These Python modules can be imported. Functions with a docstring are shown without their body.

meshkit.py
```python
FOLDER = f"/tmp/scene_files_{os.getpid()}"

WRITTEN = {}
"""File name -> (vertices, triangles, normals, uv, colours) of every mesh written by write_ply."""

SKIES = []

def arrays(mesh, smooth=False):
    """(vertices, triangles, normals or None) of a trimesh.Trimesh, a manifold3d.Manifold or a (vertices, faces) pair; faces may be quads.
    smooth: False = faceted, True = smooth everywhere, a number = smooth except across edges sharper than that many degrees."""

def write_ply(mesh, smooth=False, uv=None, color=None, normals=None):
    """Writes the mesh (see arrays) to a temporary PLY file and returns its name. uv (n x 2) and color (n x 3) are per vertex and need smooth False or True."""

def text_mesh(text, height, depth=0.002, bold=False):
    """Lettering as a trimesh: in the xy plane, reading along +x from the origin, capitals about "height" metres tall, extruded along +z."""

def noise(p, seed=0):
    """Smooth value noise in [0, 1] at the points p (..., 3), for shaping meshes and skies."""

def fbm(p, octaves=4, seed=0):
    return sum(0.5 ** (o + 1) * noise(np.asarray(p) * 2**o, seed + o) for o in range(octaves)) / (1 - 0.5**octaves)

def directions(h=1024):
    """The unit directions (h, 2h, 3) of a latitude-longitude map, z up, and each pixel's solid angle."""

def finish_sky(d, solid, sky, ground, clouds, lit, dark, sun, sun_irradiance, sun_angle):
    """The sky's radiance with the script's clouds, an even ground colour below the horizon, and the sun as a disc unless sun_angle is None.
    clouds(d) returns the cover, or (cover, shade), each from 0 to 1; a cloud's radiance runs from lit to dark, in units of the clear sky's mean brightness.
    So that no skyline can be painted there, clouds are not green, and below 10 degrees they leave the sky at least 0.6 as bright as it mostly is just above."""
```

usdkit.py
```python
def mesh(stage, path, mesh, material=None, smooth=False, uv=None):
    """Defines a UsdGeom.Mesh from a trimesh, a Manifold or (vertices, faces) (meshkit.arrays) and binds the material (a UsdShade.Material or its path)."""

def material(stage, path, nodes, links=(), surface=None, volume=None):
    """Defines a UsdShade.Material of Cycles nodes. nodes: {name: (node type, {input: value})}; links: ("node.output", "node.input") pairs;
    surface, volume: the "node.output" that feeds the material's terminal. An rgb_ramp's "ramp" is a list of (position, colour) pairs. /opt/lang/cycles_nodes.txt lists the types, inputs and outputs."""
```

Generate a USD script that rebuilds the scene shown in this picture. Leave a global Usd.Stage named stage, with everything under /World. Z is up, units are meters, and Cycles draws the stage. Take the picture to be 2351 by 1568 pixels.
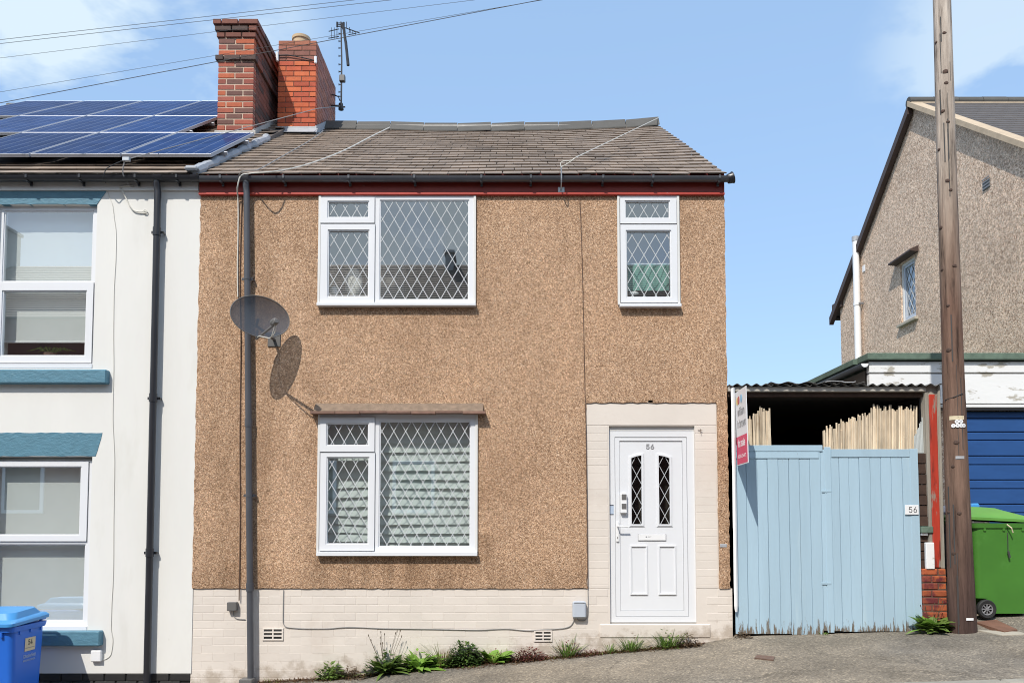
import math, random
import numpy as np, trimesh, shapely
from shapely.geometry import Polygon, box as sbox
import usdkit, meshkit
from pxr import Usd, UsdGeom, UsdLux, UsdShade, Gf, Sdf, Vt

stage = Usd.Stage.CreateInMemory()
UsdGeom.SetStageUpAxis(stage, 'Z'); UsdGeom.SetStageMetersPerUnit(stage, 1.0)
UsdGeom.Xform.Define(stage, '/World'); UsdGeom.Scope.Define(stage, '/World/Looks')
R = random.Random(7)

# ------------------------------------------------------------------ camera, sky, sun
CAM = (0.0, -8.6, 1.73); PITCH = math.radians(3.2); W, H = 2351.0, 1568.0; F = 1823.0; CU, CV = 1175.5, 1098.0
cam = UsdGeom.Camera.Define(stage, '/World/camera')
cam.CreateHorizontalApertureAttr(36.0); cam.CreateVerticalApertureAttr(36.0 * 682 / 1024)
cam.CreateFocalLengthAttr(36.0 * F / W)
cam.CreateVerticalApertureOffsetAttr((CV - H / 2) / W * 36.0)
cam.CreateClippingRangeAttr(Gf.Vec2f(0.1, 2000))
cam.CreateExposureAttr(0.05)
cam.AddTranslateOp().Set(Gf.Vec3d(*CAM)); cam.AddRotateXOp().Set(90 + math.degrees(PITCH))

SUN = np.array([-0.475, -1.0, 1.30]); SUN /= np.linalg.norm(SUN)
sun = UsdLux.DistantLight.Define(stage, '/World/sun')
sun.CreateIntensityAttr(1.1); sun.CreateNormalizeAttr(True); sun.CreateAngleAttr(0.5); sun.CreateColorAttr(Gf.Vec3f(1.0, 0.95, 0.87))
_y = -SUN; _m = Gf.Matrix4d(1).SetLookAt(Gf.Vec3d(0, 0, 0), Gf.Vec3d(*[float(a) for a in -SUN]), Gf.Vec3d(0, 0, 1)).GetInverse()
sun.AddTransformOp().Set(_m)
def sun_angles(): return math.asin(SUN[2]), math.atan2(SUN[0], SUN[1])
el, rot = sun_angles()
def cam_dir(u, v):
    a, b = (u - CU) / F, (CV - v) / F
    d = np.array([a, math.cos(PITCH) - math.sin(PITCH) * b, math.sin(PITCH) + math.cos(PITCH) * b])
    return d / np.linalg.norm(d)
sky_nodes = {"tc": ("texture_coordinate", {}), "sky": ("sky_texture", {"sky_type": "single_scattering", "sun_disc": False, "sun_elevation": el, "sun_rotation": rot, "altitude": 100.0, "air_density": 1.0, "aerosol_density": 1.6, "ozone_density": 1.0}),
    "map": ("mapping", {"scale": (1.0, 1.0, 1.7)}),
    "n": ("noise_texture", {"scale": 3.9, "detail": 7.0, "roughness": 0.55, "distortion": 0.3}),
    "n2": ("noise_texture", {"scale": 1.5, "detail": 3.0, "roughness": 0.5}),
    "bg": ("background_shader", {"strength": 0.14}),
    "mx": ("mix", {"color2": (5.6, 6.6, 7.2)}), "veil": ("mix", {"fac": 0.42, "color2": (4.5, 7.0, 10.6)}),
    "cl": ("math", {"math_type": "multiply"}), "amt": ("math", {"math_type": "multiply", "value2": 0.85}),
    "r": ("rgb_ramp", {"ramp": [(0.43, (0, 0, 0)), (0.53, (1, 1, 1))]})}
sky_links = [("tc.generated", "sky.vector"), ("tc.generated", "map.vector"), ("map.vector", "n.vector"), ("n.fac", "r.fac"), ("sky.color", "veil.color1"), ("veil.color", "mx.color1"), ("mx.color", "bg.color")]
# soft cloud banks: the broken cloud lies in a few banks around the sky, clear blue between them
banks = [(cam_dir(20, 100), 0.972, 0.993, 1.0), (cam_dir(390, 90), 0.984, 0.998, 0.8), (cam_dir(2370, 90), 0.986, 0.9985, 0.7),
         (np.array([0.12, -0.93, 0.36]), 0.84, 0.97, 1.0), (np.array([-0.85, -0.3, 0.3]), 0.85, 0.98, 0.8), (np.array([0.9, -0.2, 0.4]), 0.88, 0.98, 0.8)]
prev = None
for i, (d, a, b, w) in enumerate(banks):
    d = d / np.linalg.norm(d)
    sky_nodes[f"d{i}"] = ("vector_math", {"math_type": "dot_product", "vector2": tuple(d)})
    sky_nodes[f"m{i}"] = ("map_range", {"range_type": "smoothstep", "from_min": a, "from_max": b, "to_min": 0.0, "to_max": w, "clamp": True})
    sky_links += [("tc.generated", f"d{i}.vector1"), (f"d{i}.value", f"m{i}.value")]
    if prev:
        sky_nodes[f"x{i}"] = ("math", {"math_type": "maximum"})
        sky_links += [(prev, f"x{i}.value1"), (f"m{i}.result", f"x{i}.value2")]; prev = f"x{i}.value"
    else: prev = f"m{i}.result"
sd = np.array([-0.05, -0.95, 0.33]); sd /= np.linalg.norm(sd)
sky_nodes.update({"sd": ("vector_math", {"math_type": "dot_product", "vector2": tuple(sd)}), "sm": ("map_range", {"range_type": "smoothstep", "from_min": 0.82, "from_max": 0.97, "to_min": 0.0, "to_max": 1.0, "clamp": True}), "s2": ("mapping", {"scale": (2.2, 2.2, 4.5), "location": (0.4, 0.2, 0.9)}), "sr": ("rgb_ramp", {"ramp": [(0.36, (0, 0, 0)), (0.56, (1, 1, 1))]}), "sb": ("rgb_to_bw", {}), "sx": ("math", {"math_type": "multiply"}), "sq": ("math", {"math_type": "maximum"})})
sky_links += [("tc.generated", "sd.vector1"), ("sd.value", "sm.value"), ("tc.generated", "s2.vector"), ("s2.vector", "n2.vector"), ("n2.fac", "sr.fac"), ("sr.color", "sb.color"), ("sb.val", "sx.value1"), ("sm.result", "sx.value2")]
sky_nodes["rb"] = ("rgb_to_bw", {})
sky_links += [(prev, "cl.value1"), ("r.color", "rb.color"), ("rb.val", "cl.value2"), ("cl.value", "sq.value1"), ("sx.value", "sq.value2"), ("sq.value", "amt.value1"), ("amt.value", "mx.fac")]
sky_mat = usdkit.material(stage, '/World/Looks/sky_material', sky_nodes, sky_links, surface="bg.background")
dome = UsdLux.DomeLight.Define(stage, '/World/sky')
UsdShade.MaterialBindingAPI.Apply(dome.GetPrim()).Bind(sky_mat)
dome.GetPrim().SetCustomDataByKey('kind', 'structure'); dome.GetPrim().SetCustomDataByKey('label', 'blue sky with soft white cloud at the upper left'); dome.GetPrim().SetCustomDataByKey('category', 'sky')

# ------------------------------------------------------------------ helpers
def at(u, v, Y):
    """the point of the plane y = Y that the photograph shows at (u, v): (x, z)"""
    d = cam_dir(u, v); t = (Y - CAM[1]) / d[1]
    return CAM[0] + d[0] * t, CAM[2] + d[2] * t
def p3(u, v, Y):
    x, z = at(u, v, Y); return np.array([x, Y, z])
def rect(u0, u1, v0, v1, Y):
    um, vm = (u0 + u1) / 2, (v0 + v1) / 2
    return at(u0, vm, Y)[0], at(u1, vm, Y)[0], at(um, v1, Y)[1], at(um, v0, Y)[1]      # x0 x1 z0 z1

class MB:
    def __init__(s): s.v, s.f, s.n = [], [], 0
    def add(s, v, f):
        v = np.asarray(v, float); f = np.asarray(f, int)
        if f.shape[1] == 4: f = np.vstack([f[:, [0, 1, 2]], f[:, [0, 2, 3]]])
        s.v.append(v); s.f.append(f + s.n); s.n += len(v); return s
    def mesh(s, t): return s.add(t.vertices, t.faces)
    def box(s, x0, x1, y0, y1, z0, z1, b=0.0, M=None):
        lo, hi = np.array([min(x0, x1), min(y0, y1), min(z0, z1)], float), np.array([max(x0, x1), max(y0, y1), max(z0, z1)], float)
        b = min(b, 0.45 * (hi - lo).min())
        if b <= 0:
            v = np.array([[(lo, hi)[i][0], (lo, hi)[j][1], (lo, hi)[k][2]] for i in (0, 1) for j in (0, 1) for k in (0, 1)])
            f = [[0, 1, 3, 2], [4, 6, 7, 5], [0, 4, 5, 1], [2, 3, 7, 6], [0, 2, 6, 4], [1, 5, 7, 3]]
        else:
            v, f = cham_v(lo, hi, b), CHF
        v = np.asarray(v, float)
        if M is not None: v = v @ M[:3, :3].T + M[:3, 3]
        if b <= 0: return s.add(v, f)
        return s.add(v, f)
    def tube(s, path, r, n=8, caps=True):
        P = np.asarray(path, float); m = len(P)
        r = np.broadcast_to(np.asarray(r, float), (m,))
        T = np.gradient(P, axis=0); T /= np.linalg.norm(T, axis=1, keepdims=True) + 1e-12
        ref = np.array([0, 0, 1.0]) if abs(T[0][2]) < 0.9 else np.array([1.0, 0, 0])
        rings = []
        u = np.cross(T[0], ref); u /= np.linalg.norm(u)
        for i in range(m):
            u = u - T[i] * (u @ T[i]); u /= np.linalg.norm(u) + 1e-12
            w = np.cross(T[i], u); a = np.arange(n) / n * 2 * math.pi
            rings.append(P[i] + r[i] * (np.cos(a)[:, None] * u + np.sin(a)[:, None] * w))
        v = np.vstack(rings); f = []
        for i in range(m - 1):
            for j in range(n):
                k = (j + 1) % n; f.append([i * n + j, i * n + k, (i + 1) * n + k, (i + 1) * n + j])
        s.add(v, f)
        if caps:
            for i in (0, m - 1):
                c = np.vstack([rings[i], P[i]]); q = [[j, (j + 1) % n, n] for j in range(n)]
                s.add(c, q if i else [t[::-1] for t in q])
        return s
    def prism(s, poly, plane, a, b):
        """extrudes a shapely polygon; plane 'xz' (along y) or 'yz' (along x) or 'xy' (along z)"""
        for g in getattr(poly, 'geoms', [poly]):
            t = trimesh.creation.extrude_polygon(g, abs(b - a), engine='earcut'); v = t.vertices; lo = min(a, b)
            if plane == 'xz': v = np.c_[v[:, 0], lo + v[:, 2], v[:, 1]]; f = t.faces[:, ::-1]
            elif plane == 'yz': v = np.c_[lo + v[:, 2], v[:, 0], v[:, 1]]; f = t.faces
            else: v = np.c_[v[:, 0], v[:, 1], lo + v[:, 2]]; f = t.faces
            s.add(v, f)
        return s
    def lathe(s, prof, n=24, M=None):
        prof = np.asarray(prof, float); a = np.arange(n) / n * 2 * math.pi
        v = np.vstack([np.c_[r * np.cos(a), r * np.sin(a), np.full(n, z)] for r, z in prof]); f = []
        for i in range(len(prof) - 1):
            for j in range(n):
                k = (j + 1) % n; f.append([i * n + j, i * n + k, (i + 1) * n + k, (i + 1) * n + j])
        if M is not None: v = v @ M[:3, :3].T + M[:3, 3]
        return s.add(v, f)
    def move(s, M):
        s.v = [v @ M[:3, :3].T + M[:3, 3] for v in s.v]; return s
    def arrays(s): return np.vstack(s.v), np.vstack(s.f)
def cham_v(lo, hi, b):
    v = []
    for i in (0, 1):
        for j in (0, 1):
            for k in (0, 1):
                c = np.array([(lo, hi)[i][0], (lo, hi)[j][1], (lo, hi)[k][2]]); sg = np.array([1 - 2 * i, 1 - 2 * j, 1 - 2 * k]) * b
                for ax in range(3):
                    d = sg.copy(); d[ax] = 0; v.append(c + d)
    return np.array(v)
_t = trimesh.Trimesh(cham_v(np.zeros(3), np.ones(3), .2), process=False, faces=[[0, 1, 2]])
from scipy.spatial import ConvexHull
def _hull_faces():
    v = cham_v(np.zeros(3), np.ones(3), .2); h = ConvexHull(v); f = []
    for t, e in zip(h.simplices, h.equations):
        n = np.cross(v[t[1]] - v[t[0]], v[t[2]] - v[t[0]])
        f.append(list(t) if n @ e[:3] > 0 else [t[0], t[2], t[1]])
    return np.array(f)
CHF = _hull_faces()
def xf(o, X, Y, Z):
    M = np.eye(4); M[:3, 0], M[:3, 1], M[:3, 2], M[:3, 3] = X, Y, Z, o; return M
def rotM(o, ax, deg):
    M = trimesh.transformations.rotation_matrix(math.radians(deg), ax, o); return M

USED, BASE = {}, {}
def unique(parent, name):
    k = (parent, name); n = USED.get(k, -1) + 1; USED[k] = n
    return f"{parent}/{name}" if n == 0 else f"{parent}/{name}_{n:03d}"
def tag(prim, label=None, cat=None, group=None, kind=None):
    for k, x in (('label', label), ('category', cat), ('group', group), ('kind', kind)):
        if x: prim.SetCustomDataByKey(k, x)
def thing(name, label, cat, loc=(0, 0, 0), group=None, kind=None):
    p = unique('/World', name); x = UsdGeom.Xform.Define(stage, p); x.AddTranslateOp().Set(Gf.Vec3d(*[float(a) for a in loc]))
    BASE[p] = np.array(loc, float); tag(x.GetPrim(), label, cat, group, kind); return p
def obj(name, mb, mat, parent='/World', smooth=False, label=None, cat=None, group=None, kind=None):
    p = unique(parent, name); base = BASE.get(parent, np.zeros(3)); BASE[p] = base
    v, f = mb.arrays() if isinstance(mb, MB) else (mb.vertices, mb.faces)
    m = usdkit.mesh(stage, p, (v - base, f), mat, smooth=smooth); tag(m.GetPrim(), label, cat, group, kind); return p
def copy_of(src, name, loc, label, cat, group=None, rotz=0):
    p = unique('/World', name); x = UsdGeom.Xform.Define(stage, p)
    x.GetPrim().GetReferences().AddInternalReference(src); x.GetPrim().SetInstanceable(True)
    x.ClearXformOpOrder(); x.AddTranslateOp().Set(Gf.Vec3d(*[float(a) for a in loc]))
    tag(x.GetPrim(), label, cat, group); return p

# ------------------------------------------------------------------ materials
MATS = {}
def mul(c, k): return tuple(float(min(1, a * k)) for a in c)
def mat(name, col, rough=0.6, var=0.0, vscale=6.0, rand=0.0, bump=0.0, bscale=80.0, metal=0.0, stain=None, stretch=None, spec=0.5, stain2=None, bdist=0.004, splash=None):
    """principled with tone variation in space (var), per object (rand), fine relief (bump) and stains (colour, scale, lo, hi)"""
    n = {"g": ("geometry", {}), "oi": ("object_info", {}), "mp": ("mapping", {"scale": stretch or (1, 1, 1)}), "p": ("principled_bsdf", {"roughness": rough, "metallic": metal, "specular_ior_level": spec}),
         "n": ("noise_texture", {"scale": vscale, "detail": 5.0, "roughness": 0.6}), "r": ("rgb_ramp", {"ramp": [(0.25, mul(col, 1 - var)), (0.75, mul(col, 1 + var))]})}
    l = [("g.position", "mp.vector"), ("mp.vector", "n.vector"), ("n.fac", "r.fac")]; out = "r.color"
    if rand:
        n["ad"] = ("math", {"math_type": "add"}); n["fr"] = ("math", {"math_type": "fraction"})
        n["rr"] = ("rgb_ramp", {"ramp": [(0, (1 - rand,) * 3), (0.5, (1, 1, 1)), (1, (1 + rand,) * 3)]}); n["mr"] = ("mix", {"mix_type": "multiply", "fac": 1.0})
        l += [("oi.random", "ad.value1"), ("g.random_per_island", "ad.value2"), ("ad.value", "fr.value1"), ("fr.value", "rr.fac"), (out, "mr.color1"), ("rr.color", "mr.color2")]; out = "mr.color"
    for i, st in enumerate(x for x in (stain, stain2) if x):
        c, sc, lo, hi = st[:4]
        n[f"sn{i}"] = ("noise_texture", {"scale": sc, "detail": 6.0, "roughness": 0.62}); n[f"sr{i}"] = ("rgb_ramp", {"ramp": [(lo, (0, 0, 0)), (hi, (1, 1, 1))]}); n[f"sm{i}"] = ("mix", {"color2": c}); n[f"sb{i}"] = ("rgb_to_bw", {})
        l += [("mp.vector", f"sn{i}.vector"), (f"sn{i}.fac", f"sr{i}.fac"), (f"sr{i}.color", f"sb{i}.color"), (f"sb{i}.val", f"sm{i}.fac"), (out, f"sm{i}.color1")]; out = f"sm{i}.color"
    if splash:     # wear that starts at the foot: colour, slope and offset of the ground line, height, noise scale, noise thresholds, strength
        sc_, sl_, of_, hh_, ns_, lo_, hi_, am_ = splash
        n["sxz"] = ("separate_xyz", {}); n["gx"] = ("math", {"math_type": "multiply_add", "value2": -sl_, "value3": -of_}); n["gh"] = ("math", {"math_type": "add"}); n["gm"] = ("map_range", {"from_min": hh_, "from_max": 0.0, "to_min": 0.0, "to_max": 1.0, "clamp": True}); n["gmp"] = ("mapping", {"scale": ns_}); n["gn"] = ("noise_texture", {"scale": 1.0, "detail": 7.0, "roughness": 0.7}); n["ga"] = ("math", {"math_type": "multiply_add", "value2": 0.30}); n["gr"] = ("rgb_ramp", {"ramp": [(lo_, (0, 0, 0)), (hi_, (1, 1, 1))]}); n["gb"] = ("rgb_to_bw", {}); n["gk"] = ("math", {"math_type": "multiply", "value2": am_}); n["gc"] = ("mix", {"color2": sc_})
        l += [("g.position", "sxz.vector"), ("sxz.x", "gx.value1"), ("gx.value", "gh.value1"), ("sxz.z", "gh.value2"), ("gh.value", "gm.value"), ("g.position", "gmp.vector"), ("gmp.vector", "gn.vector"), ("gm.result", "ga.value1"), ("gn.fac", "ga.value3"), ("ga.value", "gr.fac"), ("gr.color", "gb.color"), ("gb.val", "gk.value1"), ("gk.value", "gc.fac"), (out, "gc.color1")]; out = "gc.color"
    l.append((out, "p.base_color"))
    if bump:
        n["bn"] = ("noise_texture", {"scale": bscale, "detail": 4.0, "roughness": 0.6}); n["b"] = ("bump", {"strength": bump, "distance": bdist})
        l += [("mp.vector", "bn.vector"), ("bn.fac", "b.height"), ("b.normal", "p.normal")]
    MATS[name] = usdkit.material(stage, f'/World/Looks/{name}', n, l, surface="p.BSDF"); return MATS[name]
def pebbledash(name, cols, scale, stain, bump=0.7, marks=False):
    n = {"g": ("geometry", {}), "v": ("voronoi_texture", {"scale": scale, "feature": "f1"}), "v2": ("voronoi_texture", {"scale": scale * 0.47, "feature": "f1"}),
         "sc": ("separate_color", {}), "sc2": ("separate_color", {}), "r": ("rgb_ramp", {"ramp": cols}), "r2": ("rgb_ramp", {"ramp": [(0, (0.72, 0.70, 0.68)), (1, (1.22, 1.22, 1.2))]}),
         "m": ("mix", {"mix_type": "multiply", "fac": 1.0}), "dr": ("rgb_ramp", {"ramp": [(0.25, (1.08, 1.08, 1.08)), (0.75, (0.55, 0.52, 0.5))]}), "m2": ("mix", {"mix_type": "multiply", "fac": 0.8}),
         "mp": ("mapping", {"scale": (1.0, 1.0, 0.6)}), "n": ("noise_texture", {"scale": 1.1, "detail": 6.0, "roughness": 0.65}), "nr": ("rgb_ramp", {"ramp": [(0.33, stain[0]), (0.5, (1, 1, 1)), (0.7, stain[1])]}), "m3": ("mix", {"mix_type": "multiply", "fac": 1.0}),
         "b": ("bump", {"strength": bump, "distance": 0.006, "invert": True}), "p": ("principled_bsdf", {"roughness": 0.9, "specular_ior_level": 0.25})}
    l = [("g.position", "v.vector"), ("g.position", "v2.vector"), ("v.color", "sc.color"), ("sc.r", "r.fac"), ("v2.color", "sc2.color"), ("sc2.g", "r2.fac"), ("r.color", "m.color1"), ("r2.color", "m.color2"),
         ("v.distance", "dr.fac"), ("m.color", "m2.color1"), ("dr.color", "m2.color2"), ("g.position", "mp.vector"), ("mp.vector", "n.vector"), ("n.fac", "nr.fac"), ("m2.color", "m3.color1"), ("nr.color", "m3.color2"),
         ("v.distance", "b.height"), ("b.normal", "p.normal")]; out = "m3.color"
    if marks:     # weather marks: damp grime above the brick base, run-off below the two wide sills, a paler patched strip beside the downpipe
        n["xyz"] = ("separate_xyz", {}); n["ns"] = ("noise_texture", {"scale": 3.0, "detail": 6.0, "roughness": 0.7}); n["ms"] = ("mapping", {"scale": (2.6, 1.0, 0.5)}); n["rs"] = ("rgb_ramp", {"ramp": [(0.36, (0, 0, 0)), (0.62, (1, 1, 1))]}); n["bs"] = ("rgb_to_bw", {})
        l += [("g.position", "xyz.vector"), ("g.position", "ms.vector"), ("ms.vector", "ns.vector"), ("ns.fac", "rs.fac"), ("rs.color", "bs.color")]
        for i, (x0, x1, za, zb, col, amt) in enumerate(((-9, 9, 1.42, 1.02, (0.62, 0.60, 0.58), 0.75), (-2.2, -0.2, 1.05, 1.42, (0.55, 0.53, 0.50), 0.9), (-2.2, -0.2, 3.75, 4.03, (0.66, 0.64, 0.62), 0.3), (-3.3, -2.62, 9.0, 4.4, (0.66, 0.64, 0.60), 0.5), (1.1, 2.0, 3.6, 4.0, (0.70, 0.68, 0.66), 0.35), (-2.6, -2.25, 9.0, 2.5, (1.16, 1.18, 1.2), 0.8))):
            n[f"hz{i}"] = ("map_range", {"range_type": "smoothstep", "from_min": za, "from_max": zb, "to_min": 0.0, "to_max": amt, "clamp": True}); n[f"ha{i}"] = ("map_range", {"range_type": "smoothstep", "from_min": x0 - 0.08, "from_max": x0 + 0.08, "to_min": 0.0, "to_max": 1.0, "clamp": True}); n[f"hb{i}"] = ("map_range", {"range_type": "smoothstep", "from_min": x1 + 0.08, "from_max": x1 - 0.08, "to_min": 0.0, "to_max": 1.0, "clamp": True})
            n[f"hc{i}"] = ("map_range", {"from_min": 1.62 if i == 1 else 99.0, "from_max": 1.60 if i == 1 else 98.0, "to_min": 0.0, "to_max": 1.0, "clamp": True})
            for q in "1234": n[f"mm{i}{q}"] = ("math", {"math_type": "multiply"})
            n[f"mk{i}"] = ("mix", {"mix_type": "multiply", "color2": col})
            l += [("xyz.z", f"hz{i}.value"), ("xyz.x", f"ha{i}.value"), ("xyz.x", f"hb{i}.value"), (f"hz{i}.result", f"mm{i}1.value1"), (f"ha{i}.result", f"mm{i}1.value2"), (f"mm{i}1.value", f"mm{i}2.value1"), (f"hb{i}.result", f"mm{i}2.value2"), (f"mm{i}2.value", f"mm{i}3.value1"), ("bs.val", f"mm{i}3.value2"), ("xyz.z", f"hc{i}.value"), (f"mm{i}3.value", f"mm{i}4.value1"), (f"hc{i}.result", f"mm{i}4.value2"), (f"mm{i}4.value", f"mk{i}.fac"), (out, f"mk{i}.color1")]; out = f"mk{i}.color"
    l.append((out, "p.base_color"))
    MATS[name] = usdkit.material(stage, f'/World/Looks/{name}', n, l, surface="p.BSDF"); return MATS[name]
def glass(name, ior=1.9, tint=(0.94, 0.97, 0.96)):
    return usdkit.material(stage, f'/World/Looks/{name}', {"t": ("transparent_bsdf", {"color": tint}), "gl": ("glossy_bsdf", {"color": (1, 1, 1), "roughness": 0.0}), "lw": ("layer_weight", {"blend": 0.5}), "pw": ("math", {"math_type": "power", "value2": 4.0}), "f": ("math", {"math_type": "multiply_add", "value2": 0.8, "value3": ((ior - 1) / (ior + 1)) ** 2}), "m": ("mix_closure", {})},
        [("lw.facing", "pw.value1"), ("pw.value", "f.value1"), ("f.value", "m.fac"), ("t.BSDF", "m.closure1"), ("gl.BSDF", "m.closure2")], surface="m.closure")
def leafmat(name, a, b, scale=25.0):
    return usdkit.material(stage, f'/World/Looks/{name}', {"g": ("geometry", {}), "r": ("rgb_ramp", {"ramp": [(0, a), (1, b)]}), "p": ("principled_bsdf", {"roughness": 0.55, "specular_ior_level": 0.3}), "t": ("translucent_bsdf", {}), "m": ("mix_closure", {"fac": 0.3})},
        [("g.random_per_island", "r.fac"), ("r.color", "p.base_color"), ("r.color", "t.color"), ("p.BSDF", "m.closure1"), ("t.BSDF", "m.closure2")], surface="m.closure")

M_peb = pebbledash('pebbledash_tan', [(0, (0.24, 0.145, 0.085)), (0.15, (0.41, 0.26, 0.16)), (0.5, (0.60, 0.385, 0.245)), (0.85, (0.72, 0.49, 0.33)), (1, (0.80, 0.63, 0.48))], 145.0, ((0.80, 0.77, 0.74), (1.10, 1.08, 1.06)), 0.8, True)
M_peb2 = pebbledash('pebbledash_pinkish', [(0, (0.40, 0.28, 0.20)), (0.3, (0.64, 0.475, 0.355)), (0.65, (0.78, 0.60, 0.465)), (1, (0.86, 0.75, 0.63))], 62.0, ((0.86, 0.86, 0.86), (1.08, 1.06, 1.04)), 0.45)
M_cream = mat('cream_paint', (0.665, 0.60, 0.535), 0.62, var=0.05, vscale=2.2, bump=0.35, bscale=30, rand=0.03, stain=((0.56, 0.48, 0.41), 1.3, 0.60, 0.82), stain2=((0.42, 0.35, 0.28), 9.0, 0.70, 0.80), splash=((0.36, 0.29, 0.22), 0.0935, 0.345, 0.24, (7, 7, 7), 0.66, 0.86, 0.7))
M_white = mat('white_render', (0.71, 0.70, 0.665), 0.75, var=0.035, vscale=1.6, bump=0.35, bscale=11, stain=((0.60, 0.585, 0.53), 1.1, 0.58, 0.82), stain2=((0.50, 0.47, 0.41), 6.0, 0.70, 0.82), stretch=(1.6, 1, 0.45))
M_upvc = mat('white_upvc', (0.715, 0.725, 0.745), 0.28, var=0.015, vscale=3)
M_trim = mat('white_trim', (0.68, 0.675, 0.65), 0.4, var=0.03)
M_gap = mat('dark_gap', (0.05, 0.05, 0.05), 0.8)
M_teal = mat('teal_paint', (0.085, 0.205, 0.275), 0.6, var=0.16, vscale=14, bump=0.6, bscale=34, stretch=(0.7, 1, 1.3), stain=((0.16, 0.29, 0.35), 22, 0.64, 0.72), stain2=((0.05, 0.13, 0.18), 17, 0.66, 0.74), bdist=0.010)
M_black = mat('black_paint', (0.018, 0.017, 0.017), 0.55, var=0.2, rand=0.25, bump=0.3, bscale=40)
M_red = mat('red_fascia', (0.25, 0.028, 0.018), 0.5, var=0.15, vscale=6, stretch=(0.4, 1, 1), stain=((0.5, 0.36, 0.32), 16, 0.70, 0.76))
M_gutter = mat('grey_gutter', (0.075, 0.078, 0.088), 0.33, var=0.12, vscale=5)
M_gutter2 = mat('black_gutter', (0.022, 0.022, 0.026), 0.35, var=0.15, vscale=5)
M_slate = mat('roof_slate', (0.243, 0.188, 0.143), 0.62, var=0.2, vscale=4, rand=0.20, bump=0.35, bscale=30, stain=((0.11, 0.096, 0.085), 1.6, 0.60, 0.78), stain2=((0.36, 0.32, 0.25), 30, 0.70, 0.78))
M_slate2 = mat('roof_slate_dark', (0.10, 0.085, 0.075), 0.65, var=0.2, vscale=4, rand=0.2, bump=0.35, bscale=30)
M_ridge = mat('ridge_tile', (0.080, 0.075, 0.066), 0.7, var=0.15, vscale=5, rand=0.15, bump=0.3, bscale=40)
M_mortar = mat('lime_mortar', (0.42, 0.40, 0.37), 0.9, var=0.15, vscale=8, bump=0.6, bscale=30)
M_mortar_c = mat('chimney_mortar', (0.50, 0.38, 0.29), 0.9, var=0.15, vscale=9, bump=0.4, bscale=40)
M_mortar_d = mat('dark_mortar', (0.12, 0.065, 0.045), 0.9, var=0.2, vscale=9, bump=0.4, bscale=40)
M_lead = mat('lead_flashing', (0.36, 0.37, 0.39), 0.55, var=0.15, vscale=6, metal=0.1, bump=0.3, bscale=12)
def brick_mats(pref, cols, **k): return [mat(f'{pref}_{"abcdefgh"[i]}', c, 0.85, var=0.16, vscale=14, rand=0.14, bump=0.6, bscale=60, **k) for i, c in enumerate(cols)]
M_br1 = brick_mats('chimney_brick', [(0.34, 0.09, 0.055), (0.40, 0.10, 0.045), (0.29, 0.08, 0.055), (0.32, 0.085, 0.05), (0.15, 0.07, 0.055)])
M_br1b = brick_mats('soot_and_shade_brick', [(0.14, 0.06, 0.045), (0.08, 0.05, 0.042), (0.19, 0.07, 0.048)])  # soot on the top courses; on the right face, shade painted as dark brick
M_br2 = brick_mats('orange_brick', [(0.52, 0.115, 0.045), (0.46, 0.095, 0.042), (0.56, 0.14, 0.055), (0.42, 0.085, 0.042)])
M_br2b = brick_mats('weathered_and_shaded_orange_brick', [(0.30, 0.11, 0.075), (0.24, 0.10, 0.075), (0.33, 0.12, 0.07)])  # weathered top courses; also the painted shade of the right face
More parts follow.
